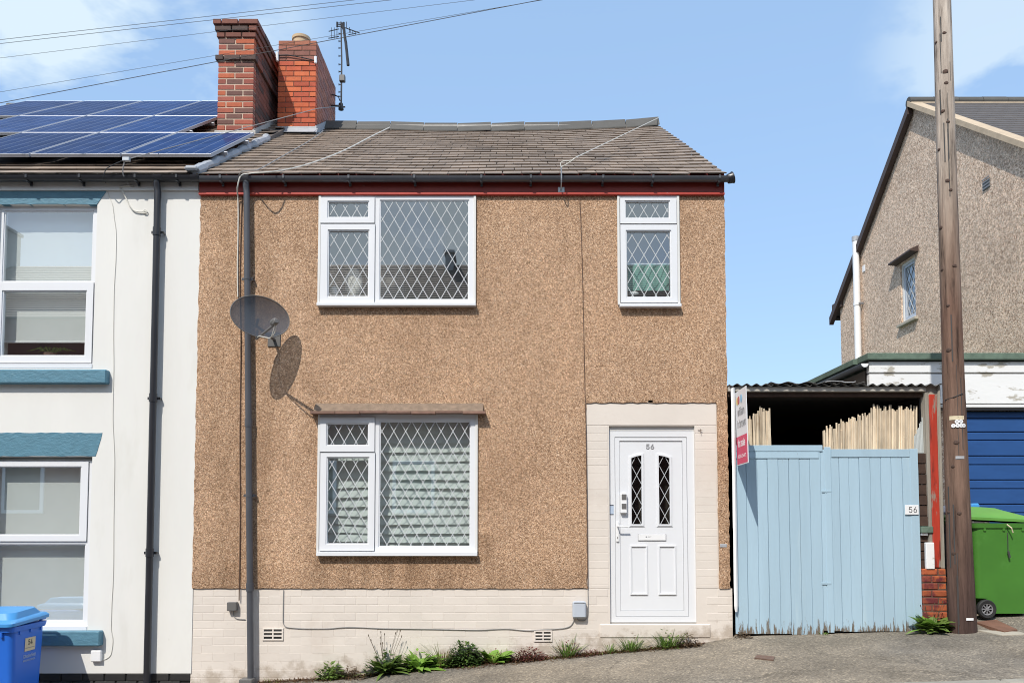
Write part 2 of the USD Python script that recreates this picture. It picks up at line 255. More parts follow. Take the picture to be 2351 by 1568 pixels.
M_br3 = brick_mats('pier_brick', [(0.40, 0.10, 0.03), (0.35, 0.085, 0.03), (0.26, 0.06, 0.03)], stain=((0.12, 0.018, 0.022), 5, 0.52, 0.62))
M_pot = mat('buff_pot', (0.50, 0.37, 0.23), 0.8, var=0.1, vscale=8)
M_gate = mat('pale_blue_paint', (0.365, 0.50, 0.59), 0.5, var=0.07, vscale=5, rand=0.04, bump=0.45, bscale=45, stretch=(1, 1, 0.10), stain=((0.42, 0.55, 0.615), 6, 0.6, 0.75), stain2=((0.22, 0.29, 0.32), 19, 0.71, 0.77), splash=((0.15, 0.115, 0.08), 0.02, 0.435, 0.30, (26, 26, 3.2), 0.70, 0.735, 0.95))
M_gate_old = mat('flaking_blue_paint', (0.35, 0.48, 0.56), 0.6, var=0.1, vscale=6, stretch=(1, 1, 0.2), bump=0.5, bscale=30, stain=((0.16, 0.125, 0.085), 15, 0.52, 0.57))
M_wood = mat('weathered_wood', (0.33, 0.30, 0.25), 0.85, var=0.3, vscale=12, stretch=(1, 1, 0.08), bump=0.7, bscale=60, rand=0.1)
M_woodh = mat('weathered_beam', (0.46, 0.43, 0.38), 0.85, var=0.25, vscale=12, stretch=(0.08, 1, 1), bump=0.5, bscale=60, stain=((0.2, 0.17, 0.14), 9, 0.6, 0.72))
M_dwood = mat('dark_fence_wood', (0.055, 0.03, 0.02), 0.8, var=0.3, vscale=12, rand=0.2, bump=0.5, bscale=50)
M_redpost = mat('flaking_red_paint', (0.42, 0.040, 0.020), 0.55, var=0.3, vscale=9, stretch=(1, 1, 0.18), bump=0.6, bscale=30, stain=((0.17, 0.022, 0.014), 13, 0.5, 0.6), stain2=((0.26, 0.22, 0.18), 16, 0.56, 0.61))
M_inner = mat('interior_plaster', (0.30, 0.29, 0.27), 0.9, var=0.05)
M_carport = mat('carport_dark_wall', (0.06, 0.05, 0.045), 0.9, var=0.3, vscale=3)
M_corr = mat('corrugated_sheet', (0.17, 0.165, 0.155), 0.8, var=0.3, vscale=7, stain=((0.4, 0.38, 0.34), 9, 0.6, 0.7))
M_clear = mat('pale_plastic_sheet', (0.50, 0.53, 0.52), 0.4, var=0.06)
M_cane = mat('bamboo_cane', (0.63, 0.52, 0.38), 0.55, var=0.28, vscale=14, stretch=(1, 1, 0.25), rand=0.28, stain=((0.34, 0.24, 0.15), 12, 0.62, 0.72))
M_asph = None
def asphalt(name, base, crack):
    n = {"g": ("geometry", {}), "n1": ("noise_texture", {"scale": 1.3, "detail": 6.0, "roughness": 0.65}), "r1": ("rgb_ramp", {"ramp": [(0.28, mul(base, 0.62)), (0.72, mul(base, 1.38))]}),
         "v": ("voronoi_texture", {"scale": 70.0}), "sc": ("separate_color", {}), "r2": ("rgb_ramp", {"ramp": [(0, (0.62, 0.61, 0.6)), (0.6, (1, 1, 1)), (0.9, (1.12, 1.1, 1.06)), (1, (1.8, 1.75, 1.65))]}), "m": ("mix", {"mix_type": "multiply", "fac": 1.0}),
         "n2": ("noise_texture", {"scale": 2.2, "detail": 5.0, "roughness": 0.6}), "ds": ("mix", {"mix_type": "add", "fac": 0.8}), "vc": ("voronoi_texture", {"feature": "distance_to_edge", "scale": 0.5}), "rc": ("rgb_ramp", {"ramp": [(0.0, (1, 1, 1)), (0.012, (0, 0, 0))]}),
         "nm": ("noise_texture", {"scale": 0.8, "detail": 2.0}), "rm": ("rgb_ramp", {"ramp": [(0.46, (0, 0, 0)), (0.6, (1, 1, 1))]}), "mm": ("mix", {"mix_type": "multiply", "fac": 1.0}), "bw": ("rgb_to_bw", {}), "cr": ("mix", {"color2": mul(base, 0.28)}),
         "s": ("math", {"math_type": "multiply", "value2": crack}), "b": ("bump", {"strength": 0.6, "distance": 0.006}), "p": ("principled_bsdf", {"roughness": 0.92, "specular_ior_level": 0.25}),
         "n3": ("noise_texture", {"scale": 0.5, "detail": 4.0}), "r3": ("rgb_ramp", {"ramp": [(0.4, (1, 1, 1)), (0.62, (1.18, 1.12, 1.02))]}), "m5": ("mix", {"mix_type": "multiply", "fac": 1.0})}
    l = [("g.position", "n1.vector"), ("n1.fac", "r1.fac"), ("g.position", "v.vector"), ("v.color", "sc.color"), ("sc.r", "r2.fac"), ("r1.color", "m.color1"), ("r2.color", "m.color2"), ("g.position", "n2.vector"), ("g.position", "ds.color1"), ("n2.color", "ds.color2"), ("ds.color", "vc.vector"),
         ("vc.distance", "rc.fac"), ("g.position", "nm.vector"), ("nm.fac", "rm.fac"), ("rc.color", "mm.color1"), ("rm.color", "mm.color2"), ("mm.color", "bw.color"), ("bw.val", "s.value1"), ("s.value", "cr.fac"), ("m.color", "cr.color1"),
         ("g.position", "n3.vector"), ("n3.fac", "r3.fac"), ("cr.color", "m5.color1"), ("r3.color", "m5.color2"), ("m5.color", "p.base_color"), ("v.distance", "b.height"), ("b.normal", "p.normal")]
    return usdkit.material(stage, f'/World/Looks/{name}', n, l, surface="p.BSDF")
M_pave = asphalt('pavement_asphalt', (0.185, 0.167, 0.143), 0.45)
M_road = asphalt('road_asphalt', (0.11, 0.108, 0.105), 0.4)
M_kerb = mat('kerb_concrete', (0.30, 0.28, 0.235), 0.9, var=0.15, vscale=9, bump=0.5, bscale=70, rand=0.08)
M_conc = mat('concrete', (0.40, 0.36, 0.29), 0.9, var=0.15, vscale=7, bump=0.5, bscale=50)
M_earth = mat('yard_ground', (0.15, 0.14, 0.10), 0.95, var=0.3, vscale=1.5, bump=0.4, bscale=20)
def pole_mat():
    n = {"g": ("geometry", {}), "mp": ("mapping", {"scale": (2.2, 2.2, 0.17)}), "n": ("noise_texture", {"scale": 6.5, "detail": 8.0, "roughness": 0.72}), "sx": ("separate_xyz", {}),
         "nz": ("noise_texture", {"scale": 2.0, "detail": 5.0, "roughness": 0.65}), "mz": ("math", {"math_type": "multiply_add", "value2": 2.6}), "mr": ("map_range", {"from_min": 0.0, "from_max": 9.6, "clamp": True}),
         "rz": ("rgb_ramp", {"ramp": [(0.16, (0.050, 0.032, 0.027)), (0.24, (0.085, 0.050, 0.040)), (0.34, (0.150, 0.094, 0.068)), (0.54, (0.155, 0.090, 0.064)), (0.64, (0.24, 0.172, 0.13)), (0.72, (0.36, 0.295, 0.24)), (0.95, (0.46, 0.40, 0.34))]}),
         "rg": ("rgb_ramp", {"ramp": [(0.34, (0.22, 0.20, 0.19)), (0.45, (0.80, 0.78, 0.77)), (0.62, (1.3, 1.3, 1.3)), (0.75, (1.75, 1.72, 1.68))]}), "m": ("mix", {"mix_type": "multiply", "fac": 1.0}),
         "w": ("noise_texture", {"scale": 26.0, "detail": 5.0}), "b": ("bump", {"strength": 0.8, "distance": 0.012}), "p": ("principled_bsdf", {"roughness": 0.8, "specular_ior_level": 0.3})}
    l = [("g.position", "mp.vector"), ("mp.vector", "n.vector"), ("mp.vector", "w.vector"), ("g.position", "sx.vector"), ("mp.vector", "nz.vector"), ("nz.fac", "mz.value1"), ("sx.z", "mz.value3"), ("mz.value", "mr.value"), ("mr.result", "rz.fac"), ("n.fac", "rg.fac"), ("rz.color", "m.color1"), ("rg.color", "m.color2"), ("m.color", "p.base_color"), ("w.fac", "b.height"), ("b.normal", "p.normal")]
    return usdkit.material(stage, '/World/Looks/pole_timber', n, l, surface="p.BSDF")
M_pole = pole_mat()
M_knot = mat('pole_knot', (0.075, 0.044, 0.032), 0.85, var=0.5, vscale=40, bump=0.5, bscale=60)
M_wire = mat('wire_black', (0.02, 0.02, 0.024), 0.6)
M_wire_g = mat('wire_grey', (0.27, 0.26, 0.25), 0.6)
M_wire_w = mat('cable_white', (0.62, 0.60, 0.54), 0.5)
M_cable_b = mat('cable_brown', (0.10, 0.055, 0.035), 0.6)
M_galv = mat('galvanised_steel', (0.42, 0.44, 0.46), 0.4, metal=0.6, var=0.1)
M_blueb = mat('blue_bin_plastic', (0.016, 0.135, 0.60), 0.42, var=0.06, vscale=3)
M_bluel = mat('blue_bin_lid', (0.05, 0.26, 0.58), 0.45, var=0.06, vscale=3)
M_greenb = mat('green_bin_plastic', (0.058, 0.195, 0.026), 0.45, var=0.10, vscale=3, stain=((0.085, 0.245, 0.045), 4, 0.6, 0.8))
M_greenl = mat('green_bin_lid', (0.11, 0.29, 0.05), 0.45, var=0.12, vscale=3)
M_rubber = mat('black_rubber', (0.018, 0.018, 0.018), 0.7)
M_rim = mat('grey_rim', (0.20, 0.20, 0.21), 0.5)
M_greyp = mat('grey_plastic', (0.46, 0.50, 0.56), 0.4, var=0.02)
M_greyd = mat('dark_grey_plastic', (0.13, 0.125, 0.12), 0.5)
M_whitep = mat('white_plastic', (0.78, 0.78, 0.78), 0.4)
M_paper = mat('paper_label', (0.62, 0.53, 0.36), 0.7)
M_ink = mat('dark_ink', (0.05, 0.045, 0.04), 0.7)
M_inkg = mat('grey_ink', (0.26, 0.26, 0.27), 0.7)
M_palei = mat('pale_print', (0.42, 0.50, 0.62), 0.6)
M_signw = mat('sign_white', (0.74, 0.75, 0.77), 0.4)
M_signp = mat('sign_pink', (0.62, 0.035, 0.12), 0.4)
M_dotr, M_dotb, M_doty = mat('dot_red', (0.45, 0.06, 0.06), 0.4), mat('dot_blue', (0.25, 0.50, 0.72), 0.4), mat('dot_yellow', (0.72, 0.55, 0.12), 0.4)
M_gdoor = mat('blue_garage_door', (0.024, 0.082, 0.245), 0.55, var=0.12, vscale=3, stretch=(0.5, 1, 2), stain=((0.018, 0.060, 0.19), 2.5, 0.55, 0.8), spec=0.25)
M_flakew = mat('flaking_white_paint', (0.78, 0.78, 0.77), 0.6, var=0.03, stretch=(0.30, 1, 1), stain=((0.44, 0.41, 0.35), 9, 0.575, 0.615), bump=0.3, bscale=30)
M_mossf = mat('green_felt_edge', (0.115, 0.165, 0.125), 0.9, var=0.25, vscale=12, bump=0.6, bscale=60)
M_verge = mat('verge_mortar', (0.47, 0.37, 0.26), 0.9, var=0.15, vscale=8, bump=0.5, bscale=30)
M_barge = mat('dark_bargeboard', (0.055, 0.033, 0.027), 0.6, var=0.2)
M_hoodt = mat('clay_hood_tile', (0.20, 0.115, 0.085), 0.8, var=0.25, vscale=20, rand=0.2)
M_hoodm = mat('hood_mortar', (0.215, 0.155, 0.11), 0.9, var=0.3, vscale=14, bump=0.7, bscale=60, bdist=0.008)
M_rust = mat('rusty_board', (0.17, 0.085, 0.055), 0.85, var=0.2, vscale=9, bump=0.3, bscale=60)
M_cover = mat('iron_cover', (0.14, 0.085, 0.06), 0.7, var=0.3, vscale=20, bump=0.5, bscale=80)
M_blind = mat('mint_blind', (0.64, 0.70, 0.68), 0.8, var=0.03)
M_rblind = mat('white_roller_blind', (0.66, 0.68, 0.67), 0.85, var=0.02)
M_mint = mat('mint_curtain', (0.20, 0.43, 0.38), 0.8, var=0.08)
M_cloth = mat('white_cloth', (0.68, 0.68, 0.66), 0.85, var=0.04)
M_lead_strip = mat('leading_strip', (0.50, 0.52, 0.53), 0.35, var=0.03)
M_aer = mat('aerial_metal', (0.035, 0.035, 0.04), 0.45, metal=0.3)
M_glass = glass('window_glass', 3.1); M_dglass = glass('door_glass', 1.6, (0.55, 0.55, 0.53))
M_dish = usdkit.material(stage, '/World/Looks/perforated_dish', {"t": ("transparent_bsdf", {"color": (1, 1, 1)}), "p": ("principled_bsdf", {"base_color": (0.055, 0.06, 0.07), "roughness": 0.35}), "m": ("mix_closure", {"fac": 0.86})}, [("t.BSDF", "m.closure1"), ("p.BSDF", "m.closure2")], surface="m.closure")
def panel_glass():
    n = {"g": ("geometry", {}), "mp": ("mapping", {"location": (3.42, 0, 0)}), "w": ("wave_texture", {"wave_type": "bands", "bands_direction": "x", "profile": "sine", "scale": 0.314 / 0.155 * 1.0}), "r": ("rgb_ramp", {"ramp": [(0.0, (0, 0, 0)), (0.990, (0, 0, 0)), (0.999, (1, 1, 1))]}),
         "n": ("noise_texture", {"scale": 3.0, "detail": 4.0}), "rc": ("rgb_ramp", {"ramp": [(0.3, (0.016, 0.036, 0.11)), (0.7, (0.028, 0.06, 0.17))]}), "m": ("mix", {"color2": (0.16, 0.20, 0.28)}), "oi": ("object_info", {}), "ro": ("rgb_ramp", {"ramp": [(0, (0.6, 0.55, 0.55)), (1, (1.25, 1.25, 1.2))]}), "m2": ("mix", {"mix_type": "multiply", "fac": 1.0}),
         "bw": ("rgb_to_bw", {}), "p": ("diffuse_bsdf", {}), "gl": ("glossy_bsdf", {"roughness": 0.05, "color": (0.9, 0.93, 1.0)}), "lw": ("layer_weight", {"blend": 0.5}), "pw": ("math", {"math_type": "power", "value2": 5.0}), "fm": ("math", {"math_type": "multiply_add", "value2": 0.09, "value3": 0.025}), "mc": ("mix_closure", {})}
    l = [("g.position", "mp.vector"), ("mp.vector", "w.vector"), ("w.fac", "r.fac"), ("r.color", "bw.color"), ("bw.val", "m.fac"), ("g.position", "n.vector"), ("n.fac", "rc.fac"), ("rc.color", "m2.color1"), ("oi.random", "ro.fac"), ("ro.color", "m2.color2"), ("m2.color", "m.color1"), ("m.color", "p.color"), ("lw.facing", "pw.value1"), ("pw.value", "fm.value1"), ("fm.value", "mc.fac"), ("p.BSDF", "mc.closure1"), ("gl.BSDF", "mc.closure2")]
    return usdkit.material(stage, '/World/Looks/solar_glass', n, l, surface="mc.closure")
M_pv = panel_glass(); M_alu = mat('aluminium', (0.40, 0.41, 0.44), 0.45, metal=0.4)
L_green = leafmat('leaf_mid_green', (0.15, 0.23, 0.05), (0.34, 0.45, 0.13)); L_dark = leafmat('leaf_dark_green', (0.085, 0.15, 0.04), (0.22, 0.31, 0.09)); L_bright = leafmat('leaf_bright_green', (0.22, 0.38, 0.06), (0.38, 0.56, 0.13))
L_dry = leafmat('leaf_dry', (0.17, 0.10, 0.05), (0.34, 0.24, 0.12)); L_red = leafmat('leaf_red', (0.16, 0.055, 0.045), (0.36, 0.15, 0.11)); L_grass = leafmat('grass_blade', (0.22, 0.27, 0.07), (0.46, 0.47, 0.20)); L_gg = leafmat('grass_green', (0.13, 0.22, 0.04), (0.34, 0.42, 0.12)); L_brown = leafmat('weed_brown', (0.13, 0.09, 0.055), (0.28, 0.20, 0.11))

# ------------------------------------------------------------------ ground, road, kerb
CONT = [(443, 1579), (580, 1567), (830, 1551), (1000, 1531), (1300, 1506), (1600, 1479), (1690, 1462), (2110, 1449), (2210, 1442)]
GX = [at(u, v, -0.02)[0] for u, v in CONT]; GZ = [at(u, v, -0.02)[1] for u, v in CONT]
def zf(x):
    x = np.asarray(x, float); z = np.interp(x, GX, GZ)
    z = np.where(x < GX[0], GZ[0] + (x - GX[0]) * 0.09, z); return np.where(x > GX[-1], GZ[-1] + (x - GX[-1]) * 0.045, z)
KY = -2.33
def g(x, y):
    x, y = np.asarray(x, float), np.asarray(y, float)
    z = zf(x) + 0.018 * np.minimum(y, 0)
    t = np.clip((x - 4.55) / 0.5, 0, 1)
    return z + t * 0.22 * np.clip(y + 0.25, 0, 2.9)
def sheet(xs, ys, fz):
    X, Y = np.meshgrid(xs, ys, indexing='ij'); V = np.c_[X.ravel(), Y.ravel(), fz(X.ravel(), Y.ravel())]; ny = len(ys)
    f = [[i * ny + j, (i + 1) * ny + j, (i + 1) * ny + j + 1, i * ny + j + 1] for i in range(len(xs) - 1) for j in range(ny - 1)]
    return MB().add(V, f)
def und(x, y): return 0.012 * (meshkit.fbm(np.c_[x * 1.1, y * 1.6, x * 0], 3, 5) - 0.5)
obj('pavement', sheet(np.linspace(-26, 26, 261), np.linspace(KY, 0.16, 14), lambda x, y: g(x, y) + und(x, y)), M_pave, smooth=True, label='sloping grey tarmac pavement in front of the houses', cat='pavement', kind='structure')
obj('driveway', sheet(np.linspace(4.3, 14, 60), np.linspace(0.16, 2.62, 14), lambda x, y: g(x, y) + 0.004 + und(x, y)), M_pave, smooth=True, label='tarmac driveway rising to the blue garage door', cat='driveway', kind='structure')
obj('road', sheet(np.linspace(-26, 26, 105), np.linspace(-9.6, KY - 0.13, 8), lambda x, y: zf(x) - 0.16 - 0.012 * np.abs(y + 6)), M_road, smooth=True, label='dark tarmac road along the kerb', cat='road', kind='structure')
obj('pavement', sheet(np.linspace(-26, 26, 105), np.linspace(-13.9, -9.6, 4), lambda x, y: zf(x) - 0.08), M_pave, smooth=True, label='far pavement across the road behind the viewer', cat='pavement', kind='structure')
obj('ground', sheet(np.linspace(-260, 260, 40), np.linspace(-260, 260, 40), lambda x, y: np.minimum(np.maximum(zf(x), -3), 2.2) - 0.45), M_earth, smooth=True, label='open ground around the houses', cat='ground', kind='structure')
kerb = obj('kerb', sheet(np.linspace(-26, 26, 105), [KY - 0.135, KY + 0.005], lambda x, y: zf(x) - 0.2), M_gap, label='line of pale concrete kerbstones along the pavement', cat='kerb', kind='structure')
for i in range(-3, 8):
    x0 = 0.9 * i + 0.2; x1 = x0 + 0.892; za, zb = float(g(x0, KY)), float(g(x1, KY)); sl = (zb - za) / 0.892
    M = xf((x0, KY, za), (1, 0, sl), (0, 1, 0), (0, 0, 1)); obj('kerbstone', MB().box(0, 0.892, -0.13, 0.0, -0.22, 0.004, 0.012, M), M_kerb, kerb)
yard = obj('yard', sheet(np.linspace(-26, 26, 80), np.linspace(0.17, 30, 30), lambda x, y: g(np.minimum(x, 4.4), 0) - 0.015), M_earth, smooth=True, label='yard ground behind the gate and houses', cat='yard', kind='structure')

# ------------------------------------------------------------------ brown pebbledashed house
XL, XR = at(449, 980, 0)[0], at(1671, 980, 0)[0]
Z_PL = at(900, 1350, 0)[1]; Z_TOP = at(1000, 420, 0)[1]; Z_FB = at(1000, 449, 0)[1]
house = thing('end_terrace_house', 'tan pebbledashed end terrace house with cream brick base and white front door', 'house', ((XL + XR) / 2, 0.1, 1.0))
def hole(u0, u1, v0, v1): x0, x1, z0, z1 = rect(u0, u1, v0, v1, 0); return sbox(x0, z0, x1, z1)
H_UP, H_LOW, H_SM = hole(734, 1090, 452, 700), hole(732, 1094, 950, 1270), hole(1420, 1557, 452, 703)
SX0, SX1, SZ1 = at(1347, 1200, 0)[0], at(1649, 1140, 0)[0], at(1500, 924, 0)[1]           # cream door surround
DX0, DX1 = at(1400, 1200, 0)[0], at(1598, 1200, 0)[0]; DZ1 = at(1500, 977, 0)[1]; DZ0 = at(1500, 1429, 0)[1]
def wavy(pts, seed, amp=0.006, step=0.05):
    out = []; k = 0
    for (a, b) in zip(pts, pts[1:] + pts[:1]):
        a, b = np.array(a), np.array(b); L = np.linalg.norm(b - a); n = max(1, int(L / step)); nn = np.array([-(b - a)[1], (b - a)[0]]) / L
        for i in range(n):
            p = a + (b - a) * i / n; out.append(p + nn * (random.Random(seed * 1000 + k).random() - .5) * 2 * amp); k += 1
    return Polygon(out)
face = wavy([(XL, Z_PL), (SX0, Z_PL), (SX0, SZ1), (SX1, SZ1), (SX1, Z_PL), (XR, Z_PL), (XR, Z_TOP), (XL, Z_TOP)], 3)
face = face.difference(shapely.unary_union([H_UP, H_LOW, H_SM]))
wall = obj('wall', MB().prism(face, 'xz', 0.0, 0.05), M_peb, house)
# body of the house behind the render: sides, back, floors
full = sbox(XL, -1.0, XR, Z_TOP + 0.02).difference(shapely.unary_union([H_UP, H_LOW, H_SM, sbox(DX0, DZ0, DX1, DZ1)]))
EV_Y, EV_Z = -0.10, at(1000, 399, -0.10)[1]; RID_Y = 3.8; RID_Z = at(1300, 293, RID_Y)[1]
PIT = math.atan2(RID_Z - EV_Z, RID_Y - EV_Y); cp, sp = math.cos(PIT), math.sin(PIT)
DEP = 2 * RID_Y
gab = Polygon([(0.05, -1), (DEP, -1), (DEP, EV_Z - 0.02), (RID_Y, RID_Z - 0.06), (0.05, EV_Z + 0.02)])
obj('structural_wall', MB().prism(full, 'xz', 0.052, 0.28), M_inner, house)
obj('gable_wall', MB().prism(gab, 'yz', XR - 0.25, XR - 0.003), M_peb, house)
obj('party_wall', MB().prism(gab, 'yz', XL - 0.12, XL + 0.12), M_inner, house)
obj('back_wall', MB().box(XL, XR - 0.26, DEP - 0.25, DEP, -1, EV_Z), M_peb, house)
mz = at(1000, 830, 0)[1]
obj('floor', MB().box(XL + .13, XR - .26, 0.285, DEP - .26, mz - 0.1, mz), M_inner, house); obj('floor', MB().box(XL + .13, XR - .26, 0.285, DEP - .26, 0.0, 0.1), M_inner, house); obj('ceiling', MB().box(XL + .13, XR - .26, 0.285, DEP - .26, Z_TOP - .06, Z_TOP), M_inner, house)
obj('partition', MB().box(1.05, 1.15, 0.285, DEP - .26, 0.1, Z_TOP - 0.06), M_inner, house); obj('partition', MB().box(XL + .13, XR - .26, 3.4, 3.5, 0.1, Z_TOP - 0.07), M_inner, house)
# cream painted brick plinth and door surround
BL, BH = 0.236, 0.0862
YB = 0.014
def bricks_region(parent, x0, x1, z0, z1, keep, limit, joint=0.0032, jig=0.0010, mats=(None,), ytop=YB, back=0.05, seed=0, L=BL, Hh=BH, half=True, phase=0.0):
    rr = random.Random(seed); lst = []; k = 0; z = z1
    while z > z0 + 0.01:
        x = x0 - (L / 2 if k % 2 and half else 0) - phase
        while x < x1:
            a, b = max(x, x0), min(x + L, x1); c, d = max(z - Hh, z0), z
            if b - a > 0.03 and keep((a + b) / 2, (c + d) / 2, a, b, c, d): lst.append((a, b, c, d))
            x += L
        z -= Hh; k += 1
    lst.sort(key=lambda q: -(q[0] * 0 + q[3]))
    extra = MB()
    for i, (a, b, c, d) in enumerate(lst):
        y = ytop + (rr.random() - .5) * 2 * jig; m = MB() if i < limit else extra
        w = [(rr.random() - .5) * 0.003 for _ in range(4)]
        m.box(a + joint / 2 + w[0], b - joint / 2 + w[1], y, y + back, c + joint / 2 + w[2], d - joint / 2 + w[3], 0.0022)
        if i < limit: obj('brick', m, mats[rr.randrange(len(mats))], parent)
    if len(lst) > limit: obj('brick_remainder', extra, mats[0], parent, kind='stuff')
    return len(lst)
XRP = at(1683, 1420, 0)[0]
plinth_poly = sbox(XL - 0.004, -0.6, XRP, Z_PL - 0.004).difference(sbox(DX0, DZ0 - 0.02, DX1, 9))
STX0, STX1, STZ0, STZ1 = rect(1377, 1632, 1432, 1464, 0)
vents = [rect(602, 650, 1441, 1470, 0), rect(1226, 1268, 1447, 1473, 0)]
def keep_pl(x, z, a, b, c, d):
    if d < float(zf(x)) - 0.03: return False
    if b > DX0 and a < DX1 and d > DZ0: return False
    if b > STX0 + .01 and a < STX1 - .01 and d > STZ0 + .01 and c < STZ1 - .01: return False
    return not any(b > v[0] + .01 and a < v[1] - .01 and d > v[2] + .015 and c < v[3] - .015 for v in vents)
plinth = obj('plinth', MB().prism(plinth_poly, 'xz', YB + 0.0018, 0.05), M_cream, house, label='cream painted brick base of the house')
bricks_region(plinth, XL - 0.004, XRP, -0.5, Z_PL - 0.004, keep_pl, 300, mats=(M_cream,), seed=11)
sur_poly = sbox(SX0, Z_PL - 0.002, SX1, SZ1 - 0.002).difference(sbox(DX0, 0, DX1, DZ1))
surround = obj('door_surround', MB().prism(sur_poly, 'xz', YB + 0.0018, 0.05), M_cream, house, label='cream painted surround of the front door')
bricks_region(surround, SX0, DX0, Z_PL - 0.002, DZ1, lambda *q: True, 60, mats=(M_cream,), seed=12, half=False)
bricks_region(surround, DX1, SX1, Z_PL - 0.002, DZ1, lambda *q: True, 60, mats=(M_cream,), seed=13, half=False)
obj('lintel', MB().box(SX0, SX1, YB - 0.002, 0.05, DZ1 + 0.001, SZ1 - 0.003, 0.008).box(*rect(1487, 1500, 917, 927, 0)[:2], 0.0, 0.04, SZ1 - .004, SZ1 + 0.03, .005), M_cream, surround)
obj('door_step', MB().box(STX0, STX1, YB - 0.010, 0.05, STZ0, STZ1, 0.010), M_cream, plinth)
for v in vents:
    vb = MB(); x0, x1, z0, z1 = v; h3 = (z1 - z0)
    vb.box(x0, x1, YB + .0004, YB + .0025, z0, z1); vd = obj('air_brick', vb, M_gap, plinth)
    fr = MB(); t = 0.016
    for q in range(4):
        zc = z0 + q * (h3 - t) / 3; fr.box(x0, x1, YB - .010, YB + .002, zc, zc + t, .003)
    for xa in (x0, (x0 + x1) / 2 - t / 2, x1 - t): fr.box(xa, xa + t, YB - .0095, YB + .0015, z0 + .002, z1 - .002)
    obj('air_brick_grille', fr, M_cream, plinth)
# side edge of the gable: rough vertical corner render
# fascia and gutter
FX0, FX1 = at(457, 433, -0.02)[0], at(1663, 433, -0.02)[0]
Z_F0, Z_F1 = at(1000, 449, -0.02)[1], at(1000, 404, -0.02)[1]
fas = obj('fascia_board', MB().box(FX0, FX1, -0.022, 0.0, Z_F0 + 0.02, Z_F1 + 0.03, 0.003), M_red, house, label='dark red painted fascia board under the gutter')
obj('moulding', MB().box(FX0, FX1, -0.040, 0.0, Z_F0, Z_F0 + 0.030, 0.006), mat('red_moulding', (0.42, 0.045, 0.028), 0.5, var=0.15, vscale=7, stretch=(.4, 1, 1), stain=((0.55, 0.42, 0.38), 16, 0.68, 0.74)), fas)
def gutter(parent, x0, x1, z, y, r, m, joints, brk):
    a = np.linspace(math.pi, 2 * math.pi, 9); pr = [(y + r * math.cos(t), z + r * math.sin(t)) for t in a] + [(y + (r - .006) * math.cos(t), z + (r - .006) * math.sin(t)) for t in a[::-1]]
    o = obj('gutter', MB().prism(Polygon(pr), 'yz', x0, x1), m, parent, smooth=40)
    for j in joints:
        pr2 = [(y + (r + .006) * math.cos(t), z + .004 + (r + .006) * math.sin(t)) for t in a] + [(y + (r + .0005) * math.cos(t), z + .004 + (r + .0005) * math.sin(t)) for t in a[::-1]]
        obj('gutter_joint', MB().prism(Polygon(pr2), 'yz', j - 0.045, j + 0.045), m, o, smooth=40)
    for j in brk:
        obj('gutter_bracket', MB().box(j - 0.012, j + 0.012, y - r - .006, y - r + .002, z - .03, z + .006, .002).box(j - .012, j + .012, y - r * .6, y + r, z - r - .008, z - r - .001).box(j - .012, j + .012, y + r - .01, y + r + .004, z - r - .03, z + .004), m, o)
    return o
GR = 0.051; GY = -0.087; GZ0 = at(1000, 404, GY - GR)[1] + 0.004
gx = lambda u: at(u, 405, GY - GR)[0]
gut = gutter(house, gx(452), gx(1676), GZ0, GY, GR, M_gutter, [gx(560), gx(1346)], [gx(u) for u in (505, 650, 800, 951, 1105, 1219, 1385, 1500, 1653)])
e = gx(1676); obj('gutter_end', MB().tube([(e - .01, GY, GZ0 - .02), (e + 0.03, GY, GZ0 - .005), (e + .045, GY, GZ0 + .0)], [0.05, 0.058, 0.066], 14), M_gutter2, gut, smooth=40)
def downpipe(parent, pts, r, m, collars, brackets):
    pts = [np.array(p) for p in pts]; o = obj('downpipe', MB().tube(pts, r, 16), m, parent, smooth=40)
    a, b = pts[-2], pts[-1]
    for z in collars:
        t = (z - a[2]) / (b[2] - a[2]); c = a + (b - a) * t; d = (b - a) / np.linalg.norm(b - a)
        obj('pipe_socket', MB().tube([c - d * .045, c + d * .045], r + .006, 16), m, o, smooth=40)
    for z in brackets:
        t = (z - a[2]) / (b[2] - a[2]); c = a + (b - a) * t
        obj('pipe_clip', MB().box(c[0] - r - .03, c[0] + r + .03, c[1] + r * .3, c[1] + r * .3 + .008, z - .014, z + .014).box(c[0] + r + .02, c[0] + r + .03, c[1] + r * .3, 0.01, z - .01, z + .01).tube([c + (0, 0, -.014), c + (0, 0, .014)], r + .004, 16), m, o, smooth=40)
    return o
PY = -0.062; px = lambda u, v: at(u, v, PY)
t0, t1 = px(566.5, 425), px(575.5, 1562)
downpipe(house, [(t0[0], GY, GZ0 - GR + .01), (t0[0], GY, GZ0 - .10), (t0[0], PY, GZ0 - .16), (t1[0], PY, t1[1])], 0.034, M_gutter, [px(570, 970)[1], px(574, 1347)[1]], [px(568, 640)[1], px(571, 1137)[1]])
sh = px(575, 1558); obj('drain_shoe', MB().box(sh[0] - .09, sh[0] + .045, -0.16, -0.02, sh[1] - .08, sh[1] + .012, .004), M_greyd, house)

